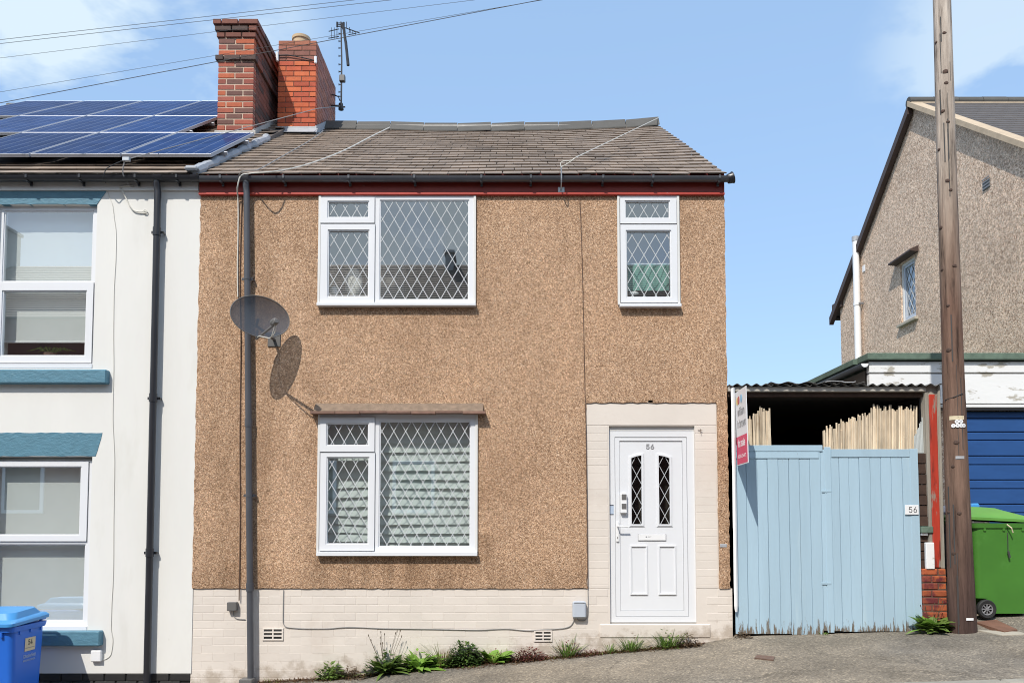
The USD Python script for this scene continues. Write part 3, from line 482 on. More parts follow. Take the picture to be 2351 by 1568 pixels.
# ---- roof
def rp(x, s, n=0.0): return np.array([x, EV_Y + s * cp - n * sp, EV_Z + s * sp + n * cp])
SLEN = (RID_Y - EV_Y) / cp
VX1 = at(1668, 391, EV_Y)[0]; RX0 = XL - 0.02
def sag(x, s):
    t = (x - RX0) / (VX1 - RX0); k = s / SLEN
    return k * (-0.028 * math.sin(min(1, max(0, t)) * math.pi) * 1.6 + 0.045 * max(0, (t - .72) / .28) ** 1.5) + 0.006 * math.sin(x * 2.1 + s * 1.3)
CH1X0, CH1X1, CH1Y0, CH1Y1 = at(500, 200, 2.47)[0], at(582, 200, 2.47)[0], 2.47, 3.85
CH2X0, CH2X1, CH2Y0, CH2Y1 = at(638, 200, 3.17)[0], at(725, 200, 3.17)[0], 3.17, 4.5
und_m = MB()
for (xa, xb) in ((RX0, VX1 - .03),):
    und_m.add([rp(xa, 0, -.05), rp(xb, 0, -.05), rp(xb, SLEN, -.06), rp(xa, SLEN, -.06), rp(xa, 0, -.08), rp(xb, 0, -.08), rp(xb, SLEN, -.1), rp(xa, SLEN, -.1)], [[0, 1, 2, 3], [7, 6, 5, 4], [0, 4, 5, 1], [1, 5, 6, 2], [3, 7, 4, 0]])
roof = obj('roof', und_m, M_slate2, house, label='slope of brown grey slates')
back = MB().add([(RX0, RID_Y, RID_Z - .03), (VX1 - .03, RID_Y, RID_Z - .03), (VX1 - .03, DEP + .1, EV_Z), (RX0, DEP + .1, EV_Z)], [[0, 1, 2, 3]])
obj('rear_slope', back, M_slate2, roof)
NC = 20; gau = SLEN / NC; SW = 0.205; SL = []
rs = random.Random(21)
for c in range(NC):
    x = RX0 + (0.0 if c % 2 else -SW / 2) + rs.uniform(-.01, .01)
    while x < VX1:
        w = SW * rs.uniform(0.97, 1.03); a, b = max(x, RX0), min(x + w, VX1)
        s0 = c * gau; xm = (a + b) / 2; ym = EV_Y + (s0 + gau * .5) * cp
        hidden = CH2X0 - .02 < xm < CH2X1 + .02 and ym > CH2Y0 + 0.1
        if b - a > 0.04 and not hidden: SL.append((c, a, b, s0))
        x += w
more = MB(); STUFF = []
for i, (c, a, b, s0) in enumerate(SL):
    d0 = rs.uniform(-.012, .006); yaw = rs.uniform(-.006, .006); lift = rs.uniform(0, .004)
    if rs.random() < .03: d0 -= 0.02; yaw *= 3
    if c == 0 and a > VX1 - .45: d0 -= 0.01; lift += .012
    s1 = min(s0 + gau + 0.07, SLEN - 0.015); g_ = 0.007; m = MB() if i < 300 else more; P = []
    for (sn, nb, nt) in ((s0 + d0, -0.006 + lift, 0.006 + lift), (s1, -0.020, -0.012)):
        for n_ in (nb, nt):
            for xx in (a + g_ / 2, b - g_ / 2):
                q = rp(xx + yaw * (sn - s0) * 4, sn + yaw * (xx - a), n_); q[2] += sag(xx, sn); P.append(q)
    m.add(P, [[0, 1, 3, 2], [2, 3, 7, 6], [0, 2, 6, 4], [1, 5, 7, 3], [4, 6, 7, 5], [0, 4, 5, 1]])
    if i < 300: obj('slate', m, M_slate, roof)
obj('slate_remainder', more, M_slate, roof, kind='stuff')
# ridge tiles
rxa = CH2X1 - 0.02; rxb = at(1513, 275, RID_Y)[0]; nr = 10; wr = (rxb - rxa) / nr
for i in range(nr):
    a, b = rxa + i * wr, rxa + (i + 1) * wr - .010; dz0, dz1 = sag(a, SLEN) + rs.uniform(-.012, .004), sag(b, SLEN) + rs.uniform(-.004, .014)
    ang = math.radians(58); L = 0.20; pts = []
    for x, dz in ((a, dz0), (b, dz1)):
        for (l, n_) in ((L, 0.012), (0, 0.012), (0, 0.03), (L, 0.03)):
            pts.append((x, RID_Y - l * math.cos(ang) * 1.0, RID_Z + 0.095 + dz + n_ - l * math.sin(ang)))
        pts.append((x, RID_Y + L * math.cos(ang), RID_Z + 0.11 + dz - L * math.sin(ang)))
    fs = [[0, 1, 2], [0, 2, 3], [5, 7, 6], [5, 8, 7], [3, 2, 7], [3, 7, 8], [0, 3, 8], [0, 8, 5], [0, 5, 6], [0, 6, 1], [2, 4, 9], [2, 9, 7], [1, 6, 9], [1, 9, 4], [1, 4, 2], [6, 7, 9]]
    obj('ridge_tile', MB().add(pts, fs), M_ridge, roof)
obj('ridge_bedding', MB().box(rxa, rxb - .02, RID_Y - .05, RID_Y + .05, RID_Z - .10, RID_Z + .02), M_mortar, roof)
# mortar fillet on the party line
fil = MB(); pp = [rp(XL - .02 + .012 * math.sin(i * 1.7), s, 0.03 + .006 * math.sin(i * 2.3)) for i, s in enumerate(np.linspace(0.0, 2.95, 26))]
fil.tube(pp, [0.052 + .008 * math.sin(i * 1.3) for i in range(26)], 8)
obj('verge_fillet', fil, M_lead, roof, smooth=40)
q = rp(XL - .03, 0.03, .04); obj('lead_patch', MB().box(q[0] - .10, q[0] + .05, q[1] - .06, q[1] + .10, q[2] - .03, q[2] + .025, .02), M_lead, roof)

def chimney(parent, x0, x1, y0, y1, ztop, zbot, pitch, mats, mats_top, ntop, mortar, corb, joint, seed, L=0.24, phase=0, shaded_right=True):
    core = obj('chimney', MB().box(x0 + .007, x1 - .007, y0 + .007, y1 - .007, zbot, ztop - .005), mortar, parent)
    rr = random.Random(seed); n = int((ztop - zbot) / pitch) + 1; cnt = 0; extra = {}
    for k in range(n):
        pr = corb.get(k, 0.0); zt = ztop - k * pitch; zb = max(zt - pitch, zbot)
        if zt - zb < .02: continue
        X0, X1, Y0, Y1 = x0 - pr, x1 + pr, y0 - pr, y1 + pr
        ms = mats_top if k < ntop or k in corb else mats
        def run(a, b, ph):
            xs = [a]; q = a + ph
            while q < b - .05:
                if q > a + .05: xs.append(q)
                q += L
            xs.append(b); return list(zip(xs, xs[1:]))
        off = (L if (k + phase) % 2 else L / 2)
        for face, (a, b) in [('f', s) for s in run(X0, X1, off)] + [('r', s) for s in run(Y0 + .108, Y1, L / 2 if (k + phase) % 2 else L)] + [('l', s) for s in run(Y0 + .108, Y1, L)] + [('b', s) for s in run(X0 + .108, X1 - .108, L)]:
            j = joint / 2 if face != 'r' else .002; d = rr.uniform(-.002, .002); zz = (zb + j, zt - j)  # thinner joints keep the painted-dark right face even
            box = {'f': (a + (0 if a == X0 else j), b - (0 if b == X1 else j), Y0 + d, Y0 + .1), 'r': (X1 - .1, X1 + d, a + j, b - j), 'l': (X0 + d, X0 + .1, a + j, b - j), 'b': (a + j, b - j, Y1 - .1, Y1 + d)}[face]
            mt = (mats_top if face == 'r' and shaded_right else ms)[rr.randrange(len(mats_top if face == 'r' and shaded_right else ms))]  # right face takes darker bricks: its shade is put into the colour
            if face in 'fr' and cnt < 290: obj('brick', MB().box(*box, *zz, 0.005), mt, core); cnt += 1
            else: extra.setdefault('x', MB()).box(*box, *zz, 0.004)
    if extra: obj('brick_remainder', extra['x'], mats[0], core, kind='stuff')
    return core
zt2 = at(680, 93, CH2Y0)[1]
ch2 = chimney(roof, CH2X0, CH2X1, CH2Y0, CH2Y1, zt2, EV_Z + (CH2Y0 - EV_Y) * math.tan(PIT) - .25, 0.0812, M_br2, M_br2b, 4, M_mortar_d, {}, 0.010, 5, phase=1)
YPOT = 3.46; xc = at(692, 85, YPOT)[0]; rpot = 20.5 / F * (YPOT + 8.6); ztp = at(692, 76, YPOT - rpot)[1]
obj('chimney_pot', MB().lathe([(rpot - .03, zt2 - .02), (rpot - .01, zt2 - .02), (rpot - .01, ztp - .055), (rpot + .006, ztp - .05), (rpot + .008, ztp - .008), (rpot - .004, ztp), (rpot - .03, ztp), (rpot - .035, zt2)], 28, xf((xc, YPOT, 0), (1, 0, 0), (0, 1, 0), (0, 0, 1))), M_pot, roof, smooth=40)
fb = MB(); rfb = random.Random(6)
for k in range(5): fb.box(CH2X0 + .16 + k * .075, CH2X0 + .232 + k * .075, CH2Y0 + .10, CH2Y0 + .30, zt2 - .01, zt2 + .055 + rfb.uniform(-.015, .015), .012)
obj('flaunching', fb.box(CH2X0 + .10, CH2X1 - .03, CH2Y0 + .18, CH2Y1 - .1, zt2 - .01, zt2 + .05, .02), M_br2b[1], roof)
def stepz(y): return EV_Z + (y - EV_Y) * math.tan(PIT)
fl = MB()
zf2 = stepz(CH2Y0)
fl.box(CH2X0 - .02, CH2X1 + .03, CH2Y0 - .03, CH2Y0 - .004, zf2 - .05, zf2 + .09, .008); fl.add([rp(CH2X0 - .03, (CH2Y0 - EV_Y) / cp - .16, .030), rp(CH2X1 + .06, (CH2Y0 - EV_Y) / cp - .16, .030), rp(CH2X1 + .05, (CH2Y0 - EV_Y) / cp, .06), rp(CH2X0 - .02, (CH2Y0 - EV_Y) / cp, .06)], [[0, 1, 2, 3]])
fl.prism(Polygon([(CH2Y0 - .02, zf2 - .05), (RID_Y, RID_Z - .05), (RID_Y, RID_Z + .10), (CH2Y0 - .02, zf2 + .10)]), 'yz', CH2X1 + .003, CH2X1 + .016)
obj('flashing', fl, M_lead, roof)

# ---- windows
def rpoly(q): return sbox(q[0], q[2], q[1], q[3])
def leading(poly, ox, oz, sx, sz, w):
    x0, z0, x1, z1 = poly.bounds; ls = []; sl = sz / sx; hh = (z1 - z0)
    for k in range(-60, 60):
        c = ox + k * sx
        for s in (1, -1): ls.append(shapely.LineString([(c - s * 3, oz - 3 * sl), (c + s * 3, oz + 3 * sl)]))
    return shapely.unary_union([l.intersection(poly).buffer(w / 2, cap_style='flat') for l in ls if l.intersects(poly)]).intersection(poly)
def upvc(parent, outer, fixed, sashes, sill, yf, label, lead=None, trims=True):
    fp = rpoly(outer)
    for q in fixed: fp = fp.difference(rpoly(q))
    for o, gl in sashes: fp = fp.difference(rpoly(o).buffer(-.004, join_style='mitre'))
    w = obj('window', MB().prism(fp, 'xz', yf, yf + 0.07), M_upvc, parent, label=label)
    for q in fixed:
        b = rpoly(q); obj('glazing_bead', MB().prism(b.difference(b.buffer(-.012, join_style='mitre')), 'xz', yf + .010, yf + .03), M_upvc, w)
    for o, gl in sashes:
        o_, g_ = rpoly(o), rpoly(gl)
        m = MB().prism(o_.difference(g_.buffer(.012, join_style='mitre')), 'xz', yf - .016, yf + .05).prism(g_.buffer(.012, join_style='mitre').difference(g_), 'xz', yf - .005, yf + .03)
        obj('sash', m, M_upvc, w)
        obj('seal', MB().prism(o_.buffer(.003, join_style='mitre').difference(o_.buffer(-.004, join_style='mitre')), 'xz', yf - .004, yf + .002), M_gap, w)
    for i, q in enumerate(list(fixed) + [gl for _, gl in sashes]):
        yg = yf + .018; b = rpoly(q)
        obj('pane', MB().add([(q[0], yg, q[2]), (q[1], yg, q[2]), (q[1], yg, q[3]), (q[0], yg, q[3])], [[0, 1, 2, 3]]), M_glass, w)
        if lead: obj('leading', MB().prism(leading(b.buffer(-.004, join_style='mitre'), lead[i][0], lead[i][1], *lead[i][2:]), 'xz', yg - .0035, yg - .001), M_lead_strip, w)
    x0, x1, z0, z1 = sill
    obj('sill', MB().box(x0, x1, yf - .055, yf + .05, z0, z1, .004), M_upvc, w)
    if trims:
        obj('cover_trim', MB().box(outer[0] - .004, outer[0] + .022, yf - .010, yf + .03, sill[3] + .001, outer[3], .002), M_trim, w); obj('cover_trim', MB().box(outer[1] - .022, outer[1] + .004, yf - .010, yf + .03, sill[3] + .001, outer[3], .002), M_trim, w)
    return w
r0 = lambda *a: rect(*a, 0.0)
def L2(u, v, sx=27.3, sz=47.4): x, z = at(u, v, 0); return (x, z, 27.3 / 212.0, 47.4 / 212.0, 0.0075)
Y1 = -0.015
upvc(house, r0(732, 1092, 451, 699), [r0(871.5, 1077, 460, 689.5)], [(r0(737, 861, 456.5, 514), r0(755.6, 846, 466, 500)), (r0(737, 861, 517.5, 697), r0(755.6, 846, 532, 681))], r0(730, 1093, 698, 705.5), Y1,
     'wide upstairs window with leaded lights and a small opening top light', [L2(892, 481), L2(766, 480), L2(780, 527 + 47)])
upvc(house, r0(730, 1096, 948.5, 1268), [r0(870.6, 1080.7, 966.7, 1254.8)], [(r0(736.5, 861, 958, 1037), r0(752.7, 845.4, 974, 1021)), (r0(736.5, 861, 1040, 1263.5), r0(752.7, 845.4, 1051.5, 1246.5))], r0(729, 1096.5, 1266.5, 1275.5), Y1,
     'wide downstairs window with leaded lights under a tiled hood', [L2(877, 990), L2(777, 990.5), L2(762, 1066)])
upvc(house, r0(1418, 1559, 451, 701.5), [], [(r0(1423, 1552, 458, 515.5), r0(1436.5, 1534.8, 465.2, 501.8)), (r0(1424, 1554, 518.5, 696), r0(1439, 1538, 533, 682.5))], r0(1421.5, 1562, 700.5, 707.8), Y1,
     'narrow upstairs window with leaded lights at the right corner', [L2(1451, 483), L2(1451, 540)])
hx0, hx1 = at(712, 945, -.11)[0], at(1115, 945, -.11)[0]; hz = at(900, 946.5, -.11)[1]
hood = obj('window_hood', MB().prism(Polygon([(-.085, hz + .018), (0.0, hz + .018), (0.0, at(900, 926, 0)[1])]), 'yz', hx0 + .03, hx1 - .03), M_hoodm, house, label='shallow mortar hood over the downstairs window')
rh = random.Random(4); xx = hx0
while xx < hx1 - .02:
    w_ = min(rh.uniform(.26, .29), hx1 - xx); dz = rh.uniform(-.004, .004)
    obj('hood_tile', MB().box(xx, xx + w_ - .004, -.11 + rh.uniform(-.006, .006), -.001, hz - .010 + dz, hz + .006 + dz, .002).box(xx, xx + w_ - .003, -.10, -.001, hz + .0065 + dz, hz + .017 + dz, .002), M_hoodt, hood); xx += w_

# ---- front door
YD = 0.050
rd = lambda *a: rect(*a, YD)
fo, fi = (at(1399, 1200, YD)[0], at(1600, 1200, YD)[0], DZ0, DZ1 + .005), rd(1412.5, 1579, 1003, 1415)
leaf = rd(1423.5, 1569, 1011.5, 1402)
fr = obj('front_door', MB().prism(rpoly(fo).difference(rpoly(fi)), 'xz', YD, YD + .08), M_upvc, house, label='white panelled front door numbered 56')
obj('door_head', MB().box(fo[0], fo[1], YD - .004, YD + .1, at(1500, 988, YD)[1], fo[3] + .02), M_trim, fr)
sa = rpoly(fi).buffer(-.004, join_style='mitre'); obj('door_sash', MB().prism(sa.difference(rpoly(leaf)), 'xz', YD + .006, YD + .06), M_upvc, fr)
glz = []
for (u0, u1, ta, tb) in ((1450, 1473.5, 1051.5, 1045.5), (1513.3, 1538, 1045.5, 1051.5)):
    x0, x1, z0, _ = rd(u0, u1, 1060, 1203); za, zb = at(u0, ta, YD)[1], at(u1, tb, YD)[1]; n = 7
    arc = [(x0 + (x1 - x0) * t, za + (zb - za) * (math.sin(t * math.pi / 2) if zb > za else 1 - math.cos(t * math.pi / 2))) for t in np.linspace(0, 1, n)]
    glz.append(Polygon([(x0, z0), (x1, z0)] + arc[::-1]))
lf = rpoly(leaf).buffer(-.003, join_style='mitre').difference(shapely.unary_union(glz))
obj('door_leaf', MB().prism(lf, 'xz', YD + .016, YD + .05), M_upvc, fr)
obj('door_gap', MB().prism(rpoly(leaf).buffer(.002).difference(rpoly(leaf).buffer(-.005, join_style='mitre')), 'xz', YD + .024, YD + .04), M_gap, fr)
for g_ in glz:
    big = g_.buffer(.028, join_style='mitre'); mid = g_.buffer(.008, join_style='mitre')
    V = MB()
    V.prism(big.buffer(-.010, join_style='mitre').difference(g_), 'xz', YD + .004, YD + .018).prism(big.difference(big.buffer(-.010, join_style='mitre')), 'xz', YD + .010, YD + .018)
    obj('door_light_moulding', V, M_upvc, fr)
    x0, z0, x1, z1 = g_.bounds
    obj('door_pane', MB().prism(g_, 'xz', YD + .026, YD + .029), M_dglass, fr)
    obj('door_leading', MB().prism(leading(g_, (x0 + x1) / 2 + .005, z0 + .09, 0.118, 0.222, .006), 'xz', YD + .022, YD + .025), M_lead_strip, fr)
obj('door_backing', MB().box(leaf[0], leaf[1], YD + .25, YD + .27, leaf[2], leaf[3]), M_inner, fr)
for (u0, u1) in ((1446.7, 1487.7), (1511.7, 1553.3)):
    q = rpoly(rd(u0, u1, 1251, 1366)); V = MB()
    V.prism(q.difference(q.buffer(-.022, join_style='mitre')), 'xz', YD + .009, YD + .017).prism(q.buffer(-.006, join_style='mitre').difference(q.buffer(-.016, join_style='mitre')), 'xz', YD + .003, YD + .017)
    obj('door_panel_moulding', V, M_upvc, fr)
q = rd(1466, 1529, 1226, 1240.5); obj('letter_plate', MB().box(q[0], q[1], YD + .004, YD + .02, q[2], q[3], .004), M_whitep, fr)
obj('letter_plate_edge', MB().prism(rpoly(q).buffer(.004).difference(rpoly(q).buffer(-.001)), 'xz', YD + .010, YD + .017), M_inkg, fr)
def text(s, h, o, X, Z, mat, parent, depth=.0015, bold=False, name='lettering', center=True, width=None):
    """lettering at o, reading along X, upright along Z"""
    t = meshkit.text_mesh(s, h, depth, bold); v = np.array(t.vertices)
    if width: v[:, 0] *= width / (v[:, 0].max() - v[:, 0].min())
    if center: v[:, 0] -= (v[:, 0].max() + v[:, 0].min()) / 2
    X, Z = np.array(X, float), np.array(Z, float); N = np.cross(X, Z)
    m = MB().add(np.array(o) + v[:, :1] * X + v[:, 1:2] * Z + v[:, 2:3] * N, t.faces); return obj(name, m, mat, parent)
zz = at(1493, 1030, YD)[1]; text('56', 0.052, (at(1493, 1025, YD)[0], YD + .0155, zz), (1, 0, 0), (0, 0, 1), M_inkg, fr, .004, True, name='door_number', width=.088)
xb, zb_ = at(1484, 1232, YD); obj('letter_plate_print', MB().tube([(xb, YD + .0035, zb_), (xb, YD + .003, zb_)], .008, 8), M_inkg, fr)
for k in range(2): obj('letter_plate_print', MB().box(xb + .015, xb + .055 - .01 * k, YD + .003, YD + .0045, zb_ + .002 - .007 * k, zb_ + .004 - .007 * k), M_inkg, fr)
q = rd(1424, 1439, 1133, 1180); ks = obj('key_safe', MB().box(q[0], q[1], YD - .03, YD + .016, q[2] + .01, q[3], .008), M_whitep, fr)
for va, vb in ((1134, 1147), (1156, 1168)):
    k = rd(1426.5, 1437, va, vb); obj('key_pad', MB().box(k[0], k[1], YD - .035, YD - .029, k[2], k[3], .002), M_greyd, fr)
q = rd(1414.5, 1421, 1197, 1243); obj('door_handle', MB().box(q[0], q[1], YD - .010, YD + .008, q[2], q[3], .004).tube([(q[0] + .014, YD - .0, q[3] - .045), (q[0] + .014, YD - .05, q[3] - .05), (q[0] + .03, YD - .055, q[3] - .05), (q[0] + .125, YD - .05, q[3] - .056)], .0085, 8), M_whitep, fr, smooth=40)
obj('keyhole', MB().box(q[0] + .011, q[0] + .019, YD - .0125, YD - .009, q[2] + .03, q[2] + .055, .002), M_greyd, fr)
q = rd(1399, 1409, 1158, 1181); st = obj('door_sticker', MB().box(q[0], q[1], YD - .001, YD + .001, q[2], q[3]), M_palei, fr)
for k in range(2): obj('door_sticker_mark', MB().box(q[0] + .001, q[1] - .001, YD - .002, YD - .0011, q[3] - .012 - k * .1, q[3] - .003 - k * .1), M_ink, fr)

# ---- cables, boxes
def cable(pts, y, r, m, parent, name='cable', n=6, sub=6):
    """a cable clipped to the wall through the points (u, v) of the wall plane y"""
    P = np.array([p3(u, v, y) for u, v in pts]); return curve(P, r, m, parent, name, n, sub)
def curve(P, r, m, parent, name, n=6, sub=6, **k):
    from scipy.interpolate import PchipInterpolator
    P = np.asarray(P, float); t = np.r_[0, np.cumsum(np.linalg.norm(np.diff(P, axis=0), axis=1))]; tt = np.unique(np.concatenate([np.linspace(a, b, sub + 1) for a, b in zip(t, t[1:])]))
    Q = PchipInterpolator(t, P)(tt) if len(P) > 2 else np.array([P[0] + (P[-1] - P[0]) * a / t[-1] for a in tt]); return obj(name, MB().tube(Q, r, n), m, parent, smooth=50, **k)
cable([(651, 1354), (650, 1400), (650, 1428), (656, 1438), (664, 1440), (710, 1442.5), (745, 1442.5), (800, 1439), (880, 1442), (990, 1443.5), (1100, 1445.5), (1160, 1443), (1215, 1447), (1240, 1445), (1290, 1442), (1308, 1437), (1317, 1424), (1318, 1417)], 0.006, .0045, M_wire_g, house)
cable([(1324, 1416), (1330, 1424), (1340, 1424), (1349, 1415), (1350.5, 1395), (1349.5, 1350)], 0.006, .0042, M_wire_g, house)
cable([(1349.5, 1350), (1348, 1200), (1345.5, 1000), (1343, 900), (1341, 800), (1337, 620), (1334, 520), (1331, 458)], -0.004, .0045, M_cable_b, house)
for us, us2 in (((551, 560), (0, 0)), ((556, 566), (1, 1))): pass
cable([(556, 452), (551.5, 600), (551, 680)], -0.010, .005, M_cable_b, house); cable([(551, 680), (553, 800), (551, 1000), (551.5, 1200), (549, 1378)], -0.008, .006, M_cable_b, house)
q = r0(524, 546, 1381, 1401); ib = obj('isolator_box', MB().box(q[0], q[1], -.045, YB, q[2], q[3], .006), M_greyd, house); cable([(536, 1402), (537, 1414), (546, 1420), (563, 1421)], 0.006, .004, M_wire_g, house)
q = r0(1314, 1345, 1379, 1417.5); mb_ = obj('cable_box', MB().box(q[0], q[1], -.055, YB, q[2], q[3], .016), M_greyp, house, label='pale grey plastic box on the cream bricks'); obj('cable_box_lip', MB().box(q[0] + .012, q[1] - .014, -.063, -.05, q[3] - .014, q[3] - .004, .003), M_greyp, house)
q = r0(1653, 1669, 1248, 1256); obj('cement_patch', MB().box(q[0], q[1], -.004, .02, q[2], q[3], .004), M_lead, house)
x_, z_ = at(1607.5, 989, 0); obj('rusty_hook', MB().tube([(x_ - .022, .012, z_ + .008), (x_ + .022, -.006, z_ + .006)], .003, 6).tube([(x_ + .004, -.004, z_ + .022), (x_ + .006, -.004, z_ - .03)], .003, 6), M_cable_b, house)
# white cable over the roof
gp = lambda u, v, n=.028: roofpt(u, v, n)
def roofpt(u, v, n):
    d = cam_dir(u, v); nn = np.array([0, -sp, cp]); o = rp(0, 0, n); t = ((o - np.array(CAM)) @ nn) / (d @ nn); return np.array(CAM) + d * t
curve([roofpt(895, 293, .03), roofpt(850, 315, .03), roofpt(800, 341, .03), roofpt(740, 366, .03), roofpt(650, 391, .03), roofpt(590, 397, .035), p3(562, 400, GY - .03), p3(551, 407, GY - GR - .012), p3(546, 425, GY - GR - .0), p3(546, 455, -.03), p3(547, 500, -.012), p3(545.5, 600, -.012), p3(546, 682, -.012)], .0075, M_wire_w, house, 'cable')
curve([roofpt(742, 301, .03), roofpt(700, 330, .03), roofpt(640, 364, .03), roofpt(590, 391, .03), roofpt(556, 394, .035), p3(549, 402, GY - GR - .006)], .006, M_wire_g, house, 'cable')

# ------------------------------------------------------------------ white house next door
WX0 = -16.0; WX1 = at(451, 990, 0)[0] - .002
w_house = thing('white_terraced_house', 'white rendered terraced house with teal lintels and solar panels on its roof', 'house', ((WX0 + WX1) / 2, .1, 1.0))
YW = 0.004
rw = lambda *a: rect(*a, YW)
WU, WLo = rw(-14, 218, 470, 846), rw(-32, 206, 1048, 1445)
WZ1 = Z_TOP + .02; WZ0 = at(250, 1545, YW)[1]
wf = sbox(WX0, WZ0, WX1, WZ1).difference(rpoly(WU)).difference(rpoly(WLo))
more_w = []
obj('wall', MB().prism(wf, 'xz', YW, .28), M_white, w_house)
LEZ, LEY = EV_Z + .0, EV_Y; LRY = 5.30; LRZ = LEZ + (LRY - LEY) * 0.673; LP = math.atan(0.673); lc, ls_ = math.cos(LP), math.sin(LP)
lg = Polygon([(0.05, -1), (2 * LRY, -1), (2 * LRY, LEZ), (LRY, LRZ - .06), (.05, LEZ)])
obj('end_wall', MB().prism(lg, 'yz', WX0, WX0 + .2), M_white, w_house)
obj('party_wall', MB().prism(lg, 'yz', WX1 - .22, WX1 - .125), M_white, w_house)
obj('back_wall', MB().box(WX0 + .2, WX1 - .22, 2 * LRY - .2, 2 * LRY, -1, LEZ), M_white, w_house)
for z in (0.0, mz - .1, Z_TOP - .03): obj('floor', MB().box(WX0 + .2, WX1 - .22, .285, 2 * LRY - .2, z, z + .1), M_inner, w_house)
obj('partition', MB().box(WX0 + .2, WX1 - .22, 3.0, 3.1, .1, Z_TOP - .03), M_inner, w_house)
pl = obj('plinth', MB().box(WX0, WX1, YW + .02, .28, -1.6, WZ0 - .002), M_black, w_house, label='black painted brick base')
x = at(-10, 1560, 0)[0]
k = 0
while x < WX1 - .03:
    b_ = min(x + .225, WX1); obj('brick', MB().box(x + .004, b_ - .004, YW + .004, YW + .06, WZ0 - .082, WZ0 - .006, .006), M_black, pl); obj('brick', MB().box(x + .004 - .11, min(b_ - .004 - .11, WX1), YW + .005, YW + .06, WZ0 - .166, WZ0 - .088, .006), M_black, pl); x += .232
def lin(parent, name, pts, y0, y1, mat, label=None, seed=1, amp=.004):
    P = [at(u, v, y0) for u, v in pts]; return obj(name, MB().prism(wavy(P, seed, amp, .06), 'xz', y0, y1), mat, parent, label=label)
lin(w_house, 'lintel', [(-45, 436), (245.5, 436), (222, 469), (-22, 469)], YW - .006, .2, M_teal, 'teal painted lintel over the upstairs window', 31)
lin(w_house, 'lintel', [(-62, 993), (235, 993.5), (219, 1047), (-45, 1047)], YW - .004, .2, M_teal, 'teal painted lintel over the downstairs window', 32)
def wsill(u1, v0, v1, u0, label, seed):
    x0, x1, z0, z1 = rect(u0, u1, v0, v1, -.07); obj('sill', MB().box(x0, x1, -.075, .1, z0, z1, .012), M_teal, w_house, label=label)
wsill(244, 848, 880, -40, 'teal painted stone sill of the upstairs window', 1); wsill(229, 1448, 1483, -58, 'teal painted stone sill of the downstairs window', 2)
ywf = 0.055
ry = lambda *a: rect(*a, ywf)
upvc(w_house, ry(-14, 219, 474, 848), [ry(6.6, 213, 484, 647)], [(ry(-8, 213.5, 650, 833.5), ry(6.6, 196.5, 670, 815.5))], rect(-14, 217, 838, 848, ywf), ywf, 'white upstairs window with one fixed and one opening pane', trims=False)
upvc(w_house, ry(-32, 207, 1057, 1445), [ry(-25, 194, 1248.5, 1425)], [(ry(-27, 202, 1060, 1242), ry(-12, 184, 1073, 1226))], rect(-32, 205, 1436, 1446, ywf), ywf, 'white downstairs window with one opening and one fixed pane', trims=False)
obj('soffit_board', MB().box(WX0, at(455, 425, -.02)[0], -.022, .003, at(200, 437, -.02)[1], at(200, 404, -.02)[1] + .03, .003), M_trim, w_house, label='white painted board under the gutter')
gut2 = gutter(w_house, WX0, gx(452) - .004, GZ0 + .004, GY - .004, GR + .002, M_gutter2, [gx(362), gx(446)], [gx(u) for u in (60, 182, 310, 405)])
t0, t1 = px(362.5, 425), px(337, 1566)
downpipe(w_house, [(t0[0], GY, GZ0 - GR + .01), (t0[0], GY, GZ0 - .08), (t0[0], PY, GZ0 - .15), (t1[0], PY, t1[1])], 0.036, M_gutter2, [px(352, 913)[1], px(344, 1268)[1], px(360, 532)[1]], [px(352, 914)[1], px(344, 1269)[1], px(360, 533)[1]])
cable([(243, 415), (250, 450), (258, 470), (262, 500), (267, 545), (266, 590), (262, 665), (260.5, 760), (261, 850), (259, 950), (263, 1060), (261, 1200), (260, 1320), (256, 1400), (255, 1440), (259, 1470), (255, 1500), (243, 1512), (234, 1514)], -.001, .003, M_wire_w, w_house)
q = rw(212.5, 236, 1491, 1517); obj('cable_box', MB().box(q[0], q[1], -.04, YW, q[2], q[3], .008), M_whitep, w_house)
# its roof
def lp(x, s, n=0.0): return np.array([x, LEY + s * lc - n * ls_, LEZ + s * ls_ + n * lc])
LS = (LRY - LEY) / lc
lr = obj('roof', MB().add([lp(WX0, 0, -.02), lp(WX1, 0, -.02), lp(WX1, LS, -.02), lp(WX0, LS, -.02), lp(WX0, 0, -.08), lp(WX1, 0, -.08), lp(WX1, LS, -.1), lp(WX0, LS, -.1)], [[0, 1, 2, 3], [7, 6, 5, 4], [0, 4, 5, 1], [1, 5, 6, 2], [3, 7, 4, 0]]), M_slate2, w_house, label='dark slate roof slope under the solar panels')
obj('rear_slope', MB().add([(WX0, LRY, LRZ - .02), (WX1, LRY, LRZ - .02), (WX1, 2 * LRY, LEZ), (WX0, 2 * LRY, LEZ)], [[0, 1, 2, 3]]), M_slate2, lr)
obj('gable_upstand', MB().prism(Polygon([(RID_Y - .4, RID_Z - .3), (LRY, LRZ - .05), (2 * LRY - .2, LEZ), (RID_Y + .5, RID_Z - .6)]), 'yz', WX1 - .02, WX1 + .08), M_mortar, lr)
cnt = 0; mo = MB(); rs2 = random.Random(9)
